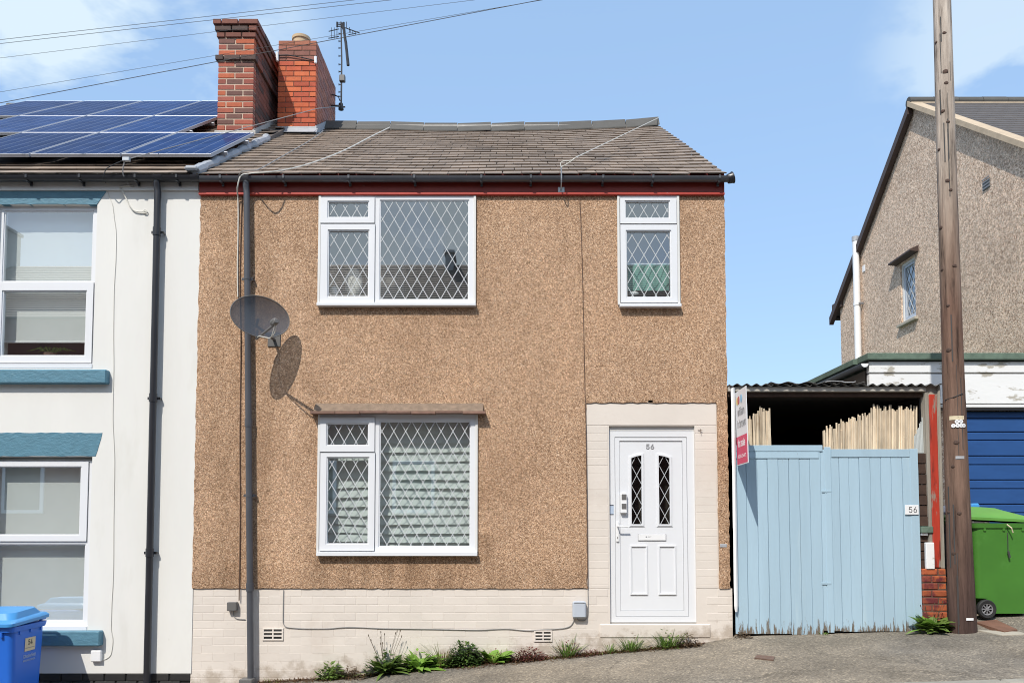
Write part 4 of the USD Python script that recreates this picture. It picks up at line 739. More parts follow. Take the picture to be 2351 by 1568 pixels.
for c in range(21):
    x = WX1 - .02 - (0 if c % 2 else SW / 2)
    while x > (-6.6 if c < 3 else -4.7):
        a, b = x - SW, x; s0 = c * 0.25; P = []; m = MB() if cnt < 150 else mo; hid = CH1X0 < (a + b) / 2 < CH1X1 and CH1Y0 < LEY + s0 * lc < CH1Y1
        if not hid:
            for (sn, nb, nt) in ((s0 + rs2.uniform(-.01, .006), 0.002, 0.014), (s0 + .31, -0.020, -0.012)):
                for n_ in (nb, nt):
                    for xx in (a + .002, b - .002): P.append(lp(xx, sn, n_))
            m.add(P, [[0, 1, 3, 2], [2, 3, 7, 6], [0, 2, 6, 4], [1, 5, 7, 3], [4, 6, 7, 5], [0, 4, 5, 1]])
            if cnt < 150: obj('slate', m, M_slate, lr)
            cnt += 1
        x -= SW
if mo.v: obj('slate_remainder', mo, M_slate, lr, kind='stuff')
for i in range(12):
    a = WX1 - .1 - .46 * (i + 1); obj('ridge_tile', MB().tube([(a, LRY, LRZ - .02), (a + .455, LRY, LRZ - .02)], .10, 10), M_ridge, lr)
zt1 = at(540, 44, CH1Y0 - .05)[1]
zb1 = LEZ + (CH1Y0 - LEY) * .673 - .3
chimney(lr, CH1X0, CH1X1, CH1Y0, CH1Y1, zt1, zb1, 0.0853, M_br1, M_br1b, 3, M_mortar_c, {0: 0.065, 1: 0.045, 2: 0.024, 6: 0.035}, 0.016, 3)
zc = LEZ + (CH1Y0 - LEY) * .673
obj('flashing', MB().box(CH1X0 - .03, CH1X1 + .05, CH1Y0 - .025, CH1Y0 - .004, zc - .04, zc + .05, .008).prism(Polygon([(CH1Y0 - .02, zc - .05), (CH1Y1, zc + .673 * (CH1Y1 - CH1Y0) - .05), (CH1Y1, zc + .673 * (CH1Y1 - CH1Y0) + .06), (CH1Y0 - .02, zc + .06)]), 'yz', CH1X1 + .003, CH1X1 + .02), M_mortar, lr)

# ------------------------------------------------------------------ solar panels
PD = [8.9, 10.38, 11.95, 13.75]; PN = 0.128
def pan(x0, d0, d1, label):
    s0, s1 = (d0 - 8.6 - LEY) / lc, (d1 - 8.6 - LEY) / lc - .018; x1 = x0 + 1.018; o = lp((x0 + x1) / 2, (s0 + s1) / 2, PN)
    t = thing('solar_panel', label, 'solar panel', o, 'solar panels on the white house roof')
    M = xf(lp(x0, s0, PN), (1, 0, 0), (0, lc, ls_), (0, -ls_, lc)); w, h = x1 - x0, s1 - s0; b = .014
    m = MB(); m.box(0, w, 0, b, -.035, .004, .002, M).box(0, w, h - b, h, -.035, .004, .002, M).box(0, b, b, h - b, -.035, .004, .002, M).box(w - b, w, b, h - b, -.035, .004, .002, M)
    obj('frame', m, M_alu, t); obj('glass', MB().box(b, w - b, b, h - b, -.01, .001, 0, M), M_pv, t); obj('back_sheet', MB().box(b, w - b, b, h - b, -.034, -.03, 0, M), M_greyd, t)
    rl = MB()
    for k in (.25, .75): rl.box(-.0, w + .045, h * k - .02, h * k + .02, -.082, -.037, .003, M)
    obj('mounting_rail', rl, M_alu, t)
XRp = -3.42
names = {0: ['bottom row solar panel nearest the chimney, its corner beside the party line', 'bottom row solar panel above the gutter bracket, second from the chimney', 'bottom row solar panel cut by the left edge of the photo'],
         1: ['middle row solar panel closest to the chimney brickwork', 'middle row solar panel in the centre of the array', 'middle row solar panel at the left edge of the photo'],
         2: ['top row solar panel partly hidden by the chimney', 'top row solar panel second from the chimney', 'top row solar panel third from the chimney, under the ridge', 'top row solar panel farthest left under the ridge']}
for row, ncol in ((0, 3), (1, 3), (2, 4)):
    for c in range(ncol):
        xr = XRp - (1.04 if row else 0) - 1.04 * c; pan(xr - 1.03, PD[row], PD[row + 1], names[row][c])

# ------------------------------------------------------------------ things behind the panes
t = thing('window_blind', 'pale mint pleated blind behind the downstairs leaded window', 'blind', (at(900, 1260, .2)[0], .2, at(900, 1260, .2)[1]))
x0, x1, z0, z1 = rect(741, 1088, 955, 1262, .16); ns = 15; hs = (z1 - z0) / ns
for i in range(ns):
    za = z0 + i * hs; m = MB(); xs = np.linspace(x0, x1, 30); P = []
    for x in xs:
        w = .006 * math.sin(x * 3.1 + i * .9) + .004 * math.sin(x * 7 + i)
        P += [(x, .165, za + w - .012), (x, .140 + .01 * math.sin(x * 4 + i), za - .004 + w - .012), (x, .178, za + hs + w * .3)]
    f = []
    for k in range(29):
        a = 3 * k; f += [[a, a + 3, a + 4, a + 1], [a + 1, a + 4, a + 5, a + 2]]
    obj('pleat', m.add(P, f), M_blind, t)
def roller(name, q, y, label, mat, bar=True):
    t = thing(name, label, 'blind', ((q[0] + q[1]) / 2, y, q[2])); obj('fabric', MB().box(q[0], q[1], y, y + .003, q[2], q[3]), mat, t)
    obj('bottom_bar', MB().box(q[0], q[1], y - .006, y + .008, q[2] - .022, q[2] + .002, .004), M_whitep, t)
roller('roller_blind', rect(-12, 216, 470, 783, .19), .19, 'white roller blind most of the way down in the white house upstairs window', M_rblind)
roller('roller_blind', rect(-30, 205, 1052, 1434, .17), .17, 'white roller blind fully down behind the downstairs window of the white house', M_rblind)
# plant on the sill under the blind
def sillplant():
    x, z = at(110, 815, .25); t = thing('pot_plant', 'small plant with arching leaves on the upstairs sill of the white house', 'plant', (x, .3, z)); r = random.Random(3); m = MB()
    for k in range(16):
        a = r.uniform(0, 6.28); L = r.uniform(.12, .32); P = [(x, .3, z + .02), (x + math.cos(a) * L * .5, .3 + math.sin(a) * L * .15, z + .09), (x + math.cos(a) * L, .3 + math.sin(a) * L * .2, z + .05)]; m.tube(P, [.007, .012, .002], 4)
    obj('leaf', m, L_bright, t, kind='stuff'); obj('pot', MB().tube([(x, .3, z - .09), (x, .3, z + .03)], [.05, .07], 12), M_hoodt, t)
sillplant()
# upstairs room of the brown house
x0, x1, z0, z1 = rect(880, 1075, 528, 560, .75)
t = thing('swag_curtain', 'white scalloped swag curtain inside the wide upstairs window', 'curtain', ((x0 + x1) / 2, .75, z1)); m = MB(); P = []; n = 50
for i in range(n):
    s = i / (n - 1); x = x0 + (x1 - x0) * s; dz = .06 * abs(math.sin(s * math.pi * 3)); dy = .015 * math.sin(s * 60)
    P += [(x, .75 + dy, z1 + .03 + .03 * math.sin(s * 9)), (x, .73 + dy, (z0 + z1) / 2 - dz * .5), (x, .75 + dy, z0 - dz)]
f = []
for i in range(n - 1):
    a = 3 * i; f += [[a, a + 3, a + 4, a + 1], [a + 1, a + 4, a + 5, a + 2]]
obj('drape', m.add(P, f), M_cloth, t, smooth=True)
q = rect(874, 930, 470, 720, .5); t = thing('dressing_mirror', 'dark backed dressing table mirror inside the wide upstairs window', 'mirror', ((q[0] + q[1]) / 2, .5, q[2]))
obj('mirror_back', MB().box(q[0], q[1], .5, .53, q[2], q[3] - .2, .02), M_greyd, t); obj('mirror_top', MB().box(q[0] + .02, q[1] - .02, .505, .525, q[3] - .2, q[3] - .12, .03), M_black, t)
def blob(name, c, r, mat, label, cat):
    s = trimesh.creation.icosphere(3); v = s.vertices * np.array(r); v += 0.12 * np.array(r) * (meshkit.noise(s.vertices * 2.2 + 7, 3)[:, None] - .5); obj(name, MB().add(v + np.array(c), s.faces), mat, smooth=True, label=label, cat=cat)
blob('cushion', p3(812, 650, .35), (.10, .06, .17), M_cloth, 'white cushion standing on the left sill of the wide upstairs window', 'cushion')
blob('ornament', p3(767, 672, .14), (.045, .04, .075), M_whitep, 'small white rounded ornament in the bottom left corner of the upstairs window', 'ornament')
q = rect(1441, 1536, 606, 667, .16); t = thing('mint_curtain', 'mint green curtain across the lower half of the narrow upstairs window', 'curtain', ((q[0] + q[1]) / 2, .16, q[2])); P = []; n = 40
for i in range(n):
    s = i / (n - 1); x = q[0] + (q[1] - q[0]) * s; dy = .010 * math.sin(s * 19); P += [(x, .17 + dy, q[2]), (x, .16 + dy, q[3])]
obj('fabric', MB().add(P, [[2 * i, 2 * i + 2, 2 * i + 3, 2 * i + 1] for i in range(n - 1)]), M_mint, t, smooth=True); obj('rod', MB().tube([(q[0] - .03, .165, q[3]), (q[1] + .03, .165, q[3])], .008, 8), M_whitep, t)
blob('sill_cloth', p3(1455, 674, .10), (.055, .03, .022), M_whitep, 'small white cloth lying on the sill of the narrow upstairs window', 'cloth')

# ------------------------------------------------------------------ satellite dish
DC = p3(598, 727, -.36)
A = np.array([math.cos(math.radians(36)), math.sin(math.radians(36)), 0]); N0 = np.array([A[1], -A[0], 0]); tl = math.radians(7)
N = N0 * math.cos(tl) + np.array([0, 0, math.sin(tl)]); B = np.cross(N, A) * 1.0
if B[2] < 0: B = -B
t = thing('satellite_dish', 'dark grey perforated oval satellite dish beside the downpipe of the tan house', 'satellite dish', DC)
n, rgs = 48, 9; RA, RB = .312, .226; P = []; F_ = []
for i in range(rgs + 1):
    r = i / rgs
    for k in range(n):
        a = 2 * math.pi * k / n; P.append(DC + A * RA * r * math.cos(a) + B * RB * r * math.sin(a) - N * .055 * (1 - r * r))
for i in range(rgs):
    for k in range(n): k2 = (k + 1) % n; F_.append([i * n + k, i * n + k2, (i + 1) * n + k2, (i + 1) * n + k])
obj('reflector', MB().add(P, F_), M_dish, t, smooth=True)
ring = [DC + A * RA * math.cos(a) + B * RB * math.sin(a) for a in np.linspace(0, 2 * math.pi, 49)]; obj('rim', MB().tube(ring, .0055, 6), M_greyd, t, smooth=True)
bs = DC - B * (RB + .01) - A * .03 - N * .02; lnb = DC + N * .36 - B * .17 + A * .02
obj('arm', MB().tube([DC - N * .10 - B * .12, bs - N * .03, bs + N * .03, lnb - N * .03 - B * .03], .012, 8), M_greyd, t, smooth=True)
obj('receiver', MB().tube([lnb + N * .035, lnb + N * .02, lnb - N * .05, lnb - N * .055], [.018, .03, .034, .024], 14).box(-.025, .025, -.03, .05, -.03, .02, .008, xf(lnb + N * .01 - B * .01, A, N, B)), M_greyp if False else M_greyd, t, smooth=40)
for k in (0, 1): curve([lnb - B * .03 + A * .012 * k, lnb - B * .09 - N * .05 + A * .02 * k, lnb - B * .13 - N * .14, bs + N * .06 - A * .01, bs - N * .02], .0045, M_wire_w, t, 'cable')
wl = DC - N * .30; wl = np.array([DC[0] - .08, -.01, DC[2] - .16])
obj('bracket', MB().tube([DC - N * .07, DC - N * .13 - B * .06, np.array([wl[0] + .12, -.12, wl[2]]), wl + (.12, 0, 0)], .017, 8).box(wl[0] + .05, wl[0] + .19, -.012, 0.0, wl[2] - .08, wl[2] + .08, .004), M_greyd, t)

# ------------------------------------------------------------------ aerial on the chimney
AY = 4.2
def ap(u, v, y=AY): return p3(u, v, y)
# zoom of the aerial: 1 px = 0.1563 of the reference pixels
az = lambda x, y, Y=AY: p3(722.4 + x * .1563, 30.6 + y * .1563, Y)
t = thing('tv_aerial', 'tall thin television aerial bracketed to the orange brick chimney', 'aerial', az(385, 1400))
obj('mast', MB().tube([az(388, 1420), az(392, 1150), az(398, 700), az(390, 300), az(386, 130)], [.016, .014, .012, .011, .010], 8), M_aer, t, smooth=True)
el_ = MB()
for yy in (305, 415, 515, 632, 755, 862, 1050, 1160, 1225):
    el_.tube([az(355, yy), az(400, yy)], .007, 6).tube([az(357, yy - 12), az(357, yy + 12)], .008, 6)
obj('cable_clip', el_, M_aer, t)
bm = az(430, 330); obj('boom', MB().tube([az(405, 165), az(432, 250), az(440, 330), az(458, 440), az(475, 600), az(492, 770)], [.03, .024, .022, .024, .024, .026], 8), M_aer, t)
for pa, pb in (((440, 215), (660, 295)), ((210, 270), (355, 236)), ((205, 372), (355, 345)), ((500, 320), (610, 300))):
    obj('element', MB().tube([az(*pa, AY - .1), az(*pb, AY + .1)], .008, 6), M_aer, t)
sm = MB()
for x_ in (246, 288, 328): sm.tube([az(x_, 215), az(x_, 375)], .005, 5)
for x_ in (468, 510): sm.tube([az(x_, 130 + (x_ > 500) * 80), az(x_, 215 + (x_ > 500) * 70)], .006, 5)
for x_ in (525, 560, 600): sm.tube([az(x_, 250 + (x_ - 460) * .36 - 18), az(x_, 250 + (x_ - 460) * .36 + 18)], .005, 5)
obj('director', sm, M_aer, t)
rb = MB()
for k in range(3): rb.tube([az(325, 150 + 25 * k), az(432, 145 + 25 * k)], .008, 5)
obj('reflector', rb.tube([az(330, 135), az(330, 205)], .016, 6).tube([az(428, 140), az(428, 210)], .018, 6), M_aer, t)
c = az(405, 965); obj('amplifier_box', MB().box(c[0] - .045, c[0] + .05, c[1] - .04, c[1] + .04, c[2] - .055, c[2] + .055, .01), M_greyd, t)
obj('bracket', MB().tube([az(385, 1365), (CH2X1 - .02, AY, az(385, 1365)[2])], .018, 8).tube([az(385, 1330), az(388, 1420)], [.035, .045], 10).tube([az(385, 1380), az(448, 1380)], .012, 6).tube([az(372, 1290), az(350, 1230), az(290, 1205), (CH2X1 - .01, AY, az(270, 1200)[2])], .010, 6), M_aer, t)

# ------------------------------------------------------------------ sale board
bx = at(1690, 1000, -.03)[0]; t = thing('sale_board', 'white and pink house for sale board on a white post at the house corner', 'sign', (bx, -.03, at(1690, 1412, -.03)[1]))
ptop, pbot = p3(1682.5, 890, -.035), p3(1690.5, 1404, -.035)
obj('post', MB().tube([ptop, pbot + (0, 0, .06), pbot], [.022, .022, .012], 4), M_whitep, t)
BT, BBt = at(1713, 886, -.50), at(1718.5, 1062, -.50)
o = np.array([ptop[0] + .024, -.03, 0]); Ex = np.array([BT[0] - o[0], -.47, 0]); Ex = np.array([(BT[0] + BBt[0]) / 2 - o[0] - .01, -.47, 0]); bw = np.linalg.norm(Ex); Ex /= bw
zT, zB = BT[1] + .004, BBt[1]; zBp = at(1687, 1074, -.03)[1]; zTp = at(1681, 897, -.03)[1]
zb_, zt_ = zB - .0, zT; Nn = np.cross(Ex, (0, 0, 1)); hB = zt_ - zb_
lean = (BBt[0] - BT[0]) / hB
Zx = np.array([-lean, 0, 1.0]); Zx /= np.linalg.norm(Zx)
ob = np.array([o[0] + .012, o[1], zb_]); MBd = xf(ob, Ex, -Nn, Zx)
obj('panel', MB().box(0, bw, .0, .008, 0, hB, .002, MBd), M_signw, t)
obj('pink_panel', MB().box(.012, bw - .012, -.0015, .0005, .012, hB * .385, 0, MBd), M_signp, t)
def bt(s, h, xc, z, m, bold=False, width=None): text(s, h, ob + Ex * xc + Zx * z + Nn * .0016, Ex, Zx, m, t, .001, bold, 'lettering', True, width)
bt('william', .085, bw * .50, hB * .66, M_inkg, width=bw * .62); bt('h brown', .085, bw * .54, hB * .50, M_inkg, width=bw * .74)
bt('for sale', .075, bw * .47, hB * .245, M_signw, True, bw * .66); bt('01246 234492', .036, bw * .50, hB * .095, M_signw, False, bw * .68)
for xc, zc, m in ((.13, .865, M_doty), (.25, .87, M_dotr), (.50, .875, M_dotb)):
    cdot = ob + Ex * bw * (xc + .06) + Zx * hB * zc; obj('dot', MB().tube([cdot + Nn * .001, cdot + Nn * (.002 + .001 * xc)], .043, 20), m, t)

# ------------------------------------------------------------------ blue gate
gz = lambda u, v: at(u, v, -.004)[1]; gX = lambda u, v=1240: at(u, v, -.004)[0]
G0, G1 = gX(1686.5), gX(2113); t = thing('garden_gate', 'pale blue boarded double gate numbered 56 between house and brick pier', 'gate', ((G0 + G1) / 2, 0, gz(1900, 1455)))
seams = [1686.5, 1716, 1741.6, 1765, 1790, 1814.5, 1839, 1863, 1888, 1912, 1931, 1953, 1977, 2002.6, 2027, 2051, 2076.5, 2098, 2113]
rg = random.Random(5)
for i, (a, b) in enumerate(zip(seams, seams[1:])):
    xa, xb = gX(a) + .0017 + rg.uniform(-.0008, .0008), gX(b) - .0017 + rg.uniform(-.0008, .0008); lf_ = i < 8
    zt = gz(1800, 1036) if lf_ else gz(2000, 1032); zb = gz(1800, 1457 if i > 4 else 1455) if lf_ else gz(2000, 1450 + rg.uniform(-2, 1.5) - (3 if i == 9 else 0))
    y = .002 + rg.uniform(-.002, .002)
    obj('plank', MB().box(xa, xb, y, y + .022, zb, zt, .003), M_gate, t)
obj('top_rail', MB().box(G0, gX(1893), -.008, .02, gz(1800, 1036), gz(1800, 1022), .003), M_mossf if False else M_gate, t)
obj('top_rail', MB().box(G0 + .02, gX(1884), -.007, .02, gz(1800, 1052), gz(1800, 1037), .002), M_gate, t)
obj('top_rail', MB().box(gX(1913) + .001, gX(2094), -.006, .02, gz(2000, 1049), gz(2000, 1031), .002), M_gate, t)
obj('edge_stile', MB().box(gX(2094) + .002, G1, -.004, .019, gz(2000, 1450), gz(2000, 1030), .002), M_gate, t)
obj('meeting_stile', MB().box(gX(1897), gX(1912), -.003, .02, gz(1900, 1452), gz(1900, 1026), .004), M_gate, t)
for zq in (1127, 1339):
    q = rect(1888, 1910, zq - 3, zq + 3, -.02); obj('hinge', MB().box(q[0], q[1], -.006, .0, q[2], q[3], .002).tube([((q[0] + q[1]) / 2, -.007, q[2]), ((q[0] + q[1]) / 2, -.007, q[3])], .004, 8), M_gate, t)
q = rect(2078, 2109.5, 1159, 1181, -.015); pl_ = obj('number_plate', MB().box(q[0], q[1], -.016, -.0105, q[2], q[3], .004), M_whitep, t); text('56', .062, ((q[0] + q[1]) / 2 + .01, -.0162, q[2] + .022), (1, 0, 0), (0, 0, 1), M_ink, t, .001, False, 'plate_number', width=.088)
for k in (.45, 1.5): obj('back_rail', MB().box(G0 + .02, G1 - .02, .028, .07, gz(1900, 1455) + k, gz(1900, 1455) + k + .1), M_gate, t)

# ------------------------------------------------------------------ carport behind the gate
CX0, CX1 = XR + .01, at(2160, 1000, .05)[0]; t = thing('carport', 'dark open fronted carport with corrugated roof behind the pale blue gate', 'carport', ((CX0 + CX1) / 2, 2.5, 1))
zc0, zc1 = at(1900, 899, .0)[1], at(1900, 888.5, .0)[1]
obj('beam', MB().box(CX0, at(2124, 893, 0)[0], -.022, .03, zc0, zc1, .004), M_woodh, t, label='weathered pale beam under the corrugated roof edge')
obj('rear_beam', MB().box(CX0, CX1, .032, .10, zc0 - .05, zc1 - .006), M_dwood, t)
def corr(x0, x1, y0, y1, z, r, pitch, dz=0, th=.006, sl=0.0):
    n = int((x1 - x0) / pitch * 8); xs = np.linspace(x0, x1, n); P = []
    for x in xs:
        w = z + r * math.sin(2 * math.pi * x / pitch)
        P += [(x, y0, w), (x, y1, w + sl), (x, y0, w - th), (x, y1, w + sl - th)]
    f = []
    for i in range(n - 1):
        a = 4 * i; f += [[a, a + 4, a + 5, a + 1], [a + 3, a + 7, a + 6, a + 2], [a + 2, a + 6, a + 4, a]]
    return MB().add(P, f)
obj('corrugated_roof', corr(CX0, CX1 - .03, -.06, 5.0, zc1 + .017, .013, .105, sl=.02), M_corr, t, smooth=True, label='grey corrugated roof sheets')
obj('corrugated_flap', corr(at(1770, 885, -.07)[0], at(1985, 885, -.07)[0], -.075, 1.2, zc1 + .036, .012, .21), M_corr, t, smooth=True)
q0, q1 = at(1895, 884, -.09)[0], at(1965, 884, -.09)[0]; obj('pale_sheet_edge', corr(q0, q1, -.09, .5, zc1 + .048, .008, .31), M_signw, t, smooth=True)
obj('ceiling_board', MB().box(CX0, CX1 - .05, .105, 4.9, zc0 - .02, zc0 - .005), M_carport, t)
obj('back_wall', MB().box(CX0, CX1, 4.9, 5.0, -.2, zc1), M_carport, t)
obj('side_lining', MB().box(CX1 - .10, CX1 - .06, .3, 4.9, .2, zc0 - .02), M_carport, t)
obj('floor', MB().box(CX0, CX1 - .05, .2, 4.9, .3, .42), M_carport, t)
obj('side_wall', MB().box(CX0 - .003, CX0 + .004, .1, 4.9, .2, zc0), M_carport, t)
pa, pb = p3(2139, 884.5, 0.0), p3(2153, 1305, 0.0)
def slab(pa, pb, w, d, y0, b=.006):
    dx = (pb - pa); L = np.linalg.norm(dx); Zd = -dx / L; Xd = np.array([Zd[2], 0, -Zd[0]])
    return MB().box(-w / 2, w / 2, 0, d, 0, L, b, xf(np.array([pb[0], y0, pb[2]]), Xd, (0, 1, 0), Zd))
post = obj('post', slab(pa, pb, .165, .09, -.0), M_wood, t, label='split weathered corner post on the brick pier')
obj('post_board', slab(pa + (-.065, 0, -.06), pb + (-.066, 0, 0), .035, .03, -.012), M_wood, t); obj('post_board', slab(pa + (.072, 0, 0), pb + (.06, 0, 0), .028, .06, -.014), M_wood, t)
obj('red_board', slab(p3(2142, 905, -.02), p3(2153, 1303, -.02), .085, .02, -.0205, .008), M_redpost, t, label='flaking red painted board on the post')
for i in range(7):
    va = 1041 + i * 24; q = rect(2100, 2132, va, va + 22, .02); obj('fence_board', MB().box(q[0], q[1], .012 + .008 * (i % 2), .035 + .008 * (i % 2), q[2], q[3], .003), M_dwood, t)
for i in range(4):
    va = 1226 + i * 20; q = rect(2100, 2136, va, va + 18, .03); obj('fence_board', MB().box(q[0], q[1], .03, .05, q[2], q[3], .003), M_dwood, t)
q = rect(2113, 2140, 1208, 1223, -.0); obj('ledge', MB().box(q[0], q[1], -.03, .04, q[2], q[3], .006), M_mossf, t); q = rect(2116, 2130, 1223, 1228, -.01); obj('vent_strip', MB().box(q[0], q[1], -.012, .03, q[2], q[3]), M_signw, t)
q = rect(2125.5, 2144.5, 1245, 1306, -.03); obj('white_block', MB().box(q[0], q[1], -.045, .0, q[2], q[3], .006), M_flakew, t)
# pale plastic sheet beside the post
m = MB()
for k in range(7):
    u = 2101 + k * 3.1; zt = at(u, 1000 - k * 7 + (k % 2) * 3, .06)[1]; x, z = at(u, 1040, .06); m.tube([(x, .06, z), (x, .06, zt)], .007, 6)
obj('plastic_sheet', m, M_clear, t)
q = p3(2035, 912, .5); obj('loose_timber', MB().box(-.03, .03, 0, .9, -.03, .03, .004, xf(q, (1, 0, 0), (.45, .88, .13), (0, -.15, .98))), M_wood, t)
for (ua, ub, va, vb, nc, lab, rev) in ((1712, 1771, 968, 938, 24, 'short run of bamboo cane screen at the left above the gate', 0), (1893, 2104, 985, 938, 82, 'long bamboo cane screen with ragged top above the right gate leaf', 1)):
    ga = random.Random(ua); ts = thing('bamboo_screen', lab, 'bamboo screen', (at(ua, 1020, .12)[0], .12, at(ua, 1030, .12)[1]))
    for k in range(nc):
        s = k / (nc - 1); u = ua + (ub - ua) * s
        base = va + (vb - va) * min(1, s * 1.5) + ga.uniform(-9, 9) - (10 if .5 < s < .62 and rev else 0); base += (14 * (1 - s) * 0 if rev else 0)
        lean_ = (-3 + 3 * s if rev else -5) * (at(1, 1, 0)[0] * 0 + 1); y = .11 + ga.uniform(-.012, .012)
        a_, b_ = p3(u, 1100, y), p3(u + lean_ + ga.uniform(-1.8, 1.8), base, y); nd = b_ + (a_ - b_) * ga.uniform(.15, .5); dd = (b_ - a_) / np.linalg.norm(b_ - a_) * .006; r_ = ga.uniform(.0068, .0105)
        obj('cane', MB().tube([a_, nd - dd, nd, nd + dd, b_], [r_, r_, r_ * 1.25, r_, r_ * .95], 6), M_cane, ts, smooth=40)
# ------------------------------------------------------------------ brick pier
q = rect(2119, 2175, 1305, 1430, -.03); bxp, byp = (q[0], q[1]), (-.03, .20); zbp = float(g(q[0], -.02)) - .06
pr_ = obj('brick_pier', MB().box(q[0] + .006, q[1] - .006, -.024, .20, zbp, q[3] - .006), M_mortar_d, label='low orange brick pier with smears of dark red paint under the post', cat='brick pier')
z = q[3]; k = 0; rp_ = random.Random(8)
while z > zbp + .03:
    hb = .075; sp_ = [.17] if k % 2 == 0 else [.10]; xs = [q[0]] + [q[0] + a for a in sp_] + [q[1]]
    for a, b in zip(xs, xs[1:]):
        d = rp_.uniform(-.004, .004); obj('brick', MB().box(a + .003, b - .003, -.03 + d, .09, z - hb + .006, z - .002, .009), M_br3[rp_.randrange(2) if a > q[0] else 2 - (k % 3 == 0)], pr_)
    obj('brick', MB().box(q[1] - .1, q[1] + .001, .095, .2, z - hb + .006, z - .002, .006), M_br3[0], pr_); z -= hb + .002; k += 1

# ------------------------------------------------------------------ telegraph pole
PYc = -.20; prof = [(-170, 2158, 17.5), (0, 2162.5, 19.3), (300, 2171, 20.6), (600, 2180, 21.6), (800, 2186.5, 22.5), (1071, 2196, 24.6), (1300, 2204.5, 27.0), (1449, 2210.5, 29.5), (1475, 2211.5, 30.5)]
PP = np.array([p3(u, v, PYc) for v, u, r in prof]); PR = np.array([r / F * (PYc - CAM[1]) for v, u, r in prof])
t = thing('telegraph_pole', 'tall brown timber telegraph pole leaning left beside the brick pier', 'telegraph pole', PP[-2])
def polepart(name, za, zb, m, lab=None):
    zs = np.linspace(za, zb, max(4, int(abs(za - zb) / .08))); P = np.array([[np.interp(-z, -PP[:, 2], PP[:, i]) for i in range(3)] for z in zs]); rr_ = np.interp(-zs, -PP[:, 2], PR)
    M_ = MB().tube(P, rr_, 28, True); v = M_.v[0]; ctr = np.array([[np.interp(-q[2], -PP[:, 2], PP[:, 0]), PYc] for q in v]); d = v[:, :2] - ctr; a = np.arctan2(d[:, 1], d[:, 0])
    k = 1 + .05 * (meshkit.fbm(np.c_[np.cos(a) * 3, np.sin(a) * 3, v[:, 2] * .8], 4, 2) - .5) * 2; M_.v[0][:, :2] = ctr + d * k[:, None]; return obj(name, M_, m, t, smooth=True, label=lab)
zA, zB_ = at(2175, 520, PYc)[1], at(2205, 1330, PYc)[1]
polepart('shaft', PP[0][2], PP[-1][2], M_pole)
def onpole(u, v, dr=0.0):
    c = np.array([np.interp(-at(u, v, PYc)[1], -PP[:, 2], PP[:, i]) for i in range(3)]); r = np.interp(-c[2], -PP[:, 2], PR) * 1.03 + dr; x = at(u, v, PYc - r)[0]; dx = np.clip((x - c[0]) / r, -.97, .97); return np.array([c[0] + r * dx, PYc - r * math.sqrt(1 - dx * dx), at(u, v, PYc - r)[1]]), np.array([dx, -math.sqrt(1 - dx * dx), 0])
for i, (u, v, r) in enumerate([(2152, 89, .014), (2169, 75, .016), (2171, 164, .024), (2173, 190, .018), (2167, 253, .020), (2177, 280, .016), (2160, 337, .016), (2177, 414, .02), (2183, 436, .016), (2165, 517, .018), (2192, 610, .018), (2168, 614, .016), (2182, 802, .022), (2197, 1015, .022), (2192, 1070, .015), (2185, 1175, .016), (2204, 1178, .018), (2196, 1270, .02), (2180, 700, .014)]):
    c, nn = onpole(u, v); s = trimesh.creation.icosphere(1); Mx = xf(c - nn * .002, np.cross((0, 0, 1), nn), nn, (0, 0, 1)); vv = s.vertices * np.array([r * 1.15, .007, r * 1.0]) * (.8 + .5 * meshkit.noise(s.vertices * 2 + i * 3.1, 4)[:, None]); obj('knot', MB().add(vv @ Mx[:3, :3].T + Mx[:3, 3], s.faces), M_knot, t, smooth=True)
def plate(u0, u1, v0, v1, m, name, dr=.002, du=0.0):
    P = []; n = 6
    for i in range(n):
        u = u0 + (u1 - u0) * i / (n - 1)
        for v, dd in ((v1, du), (v0, 0.0)): c, nn = onpole(u + dd, v, dr); P += [c]
    return obj(name, MB().add(P, [[2 * i, 2 * i + 2, 2 * i + 3, 2 * i + 1] for i in range(n - 1)]), m, t)
plate(2185.5, 2214, 954, 963, M_paper, 'yellow_plate'); plate(2196, 2214, 1046.5, 1053, M_lead, 'metal_plate'); plate(2219, 2236, 1418, 1424, M_whitep, 'paper_tag')
rc_ = random.Random(31)
for k in range(16):
    v_ = rc_.uniform(20, 1330); L_ = rc_.uniform(40, 190); uc = 2162.5 + (v_) * .033 + rc_.uniform(-14, 15); plate(uc, uc + rc_.uniform(.8, 2.0), v_, v_ + L_, M_gap, 'split', .0012, L_ * .033)
for (u, v, ch) in ((2198, 967.5, 'D'), (2206.3, 967.2, 'P'), (2191.8, 976.6, '1'), (2199.2, 976.5, '5'), (2206.6, 976.5, '1'), (2213, 976.5, '8')):
    c, nn = onpole(u, v, .003); obj('number_disc', MB().tube([c, c + nn * .003], .0215, 16), M_whitep, t); Xd = np.cross(nn, (0, 0, 1)) * -1; text(ch, .02, c + nn * .0032 - np.array([0, 0, .010]), np.cross((0, 0, 1), nn), (0, 0, 1), M_inkg, t, .0008, False, 'disc_number')
rg_ = [onpole(u, v, .004)[0] for u, v in ((2168, 918), (2180, 915), (2192, 911), (2206, 905), (2212, 903))]; obj('wire_band', MB().tube(rg_, .004, 6), M_wire, t)

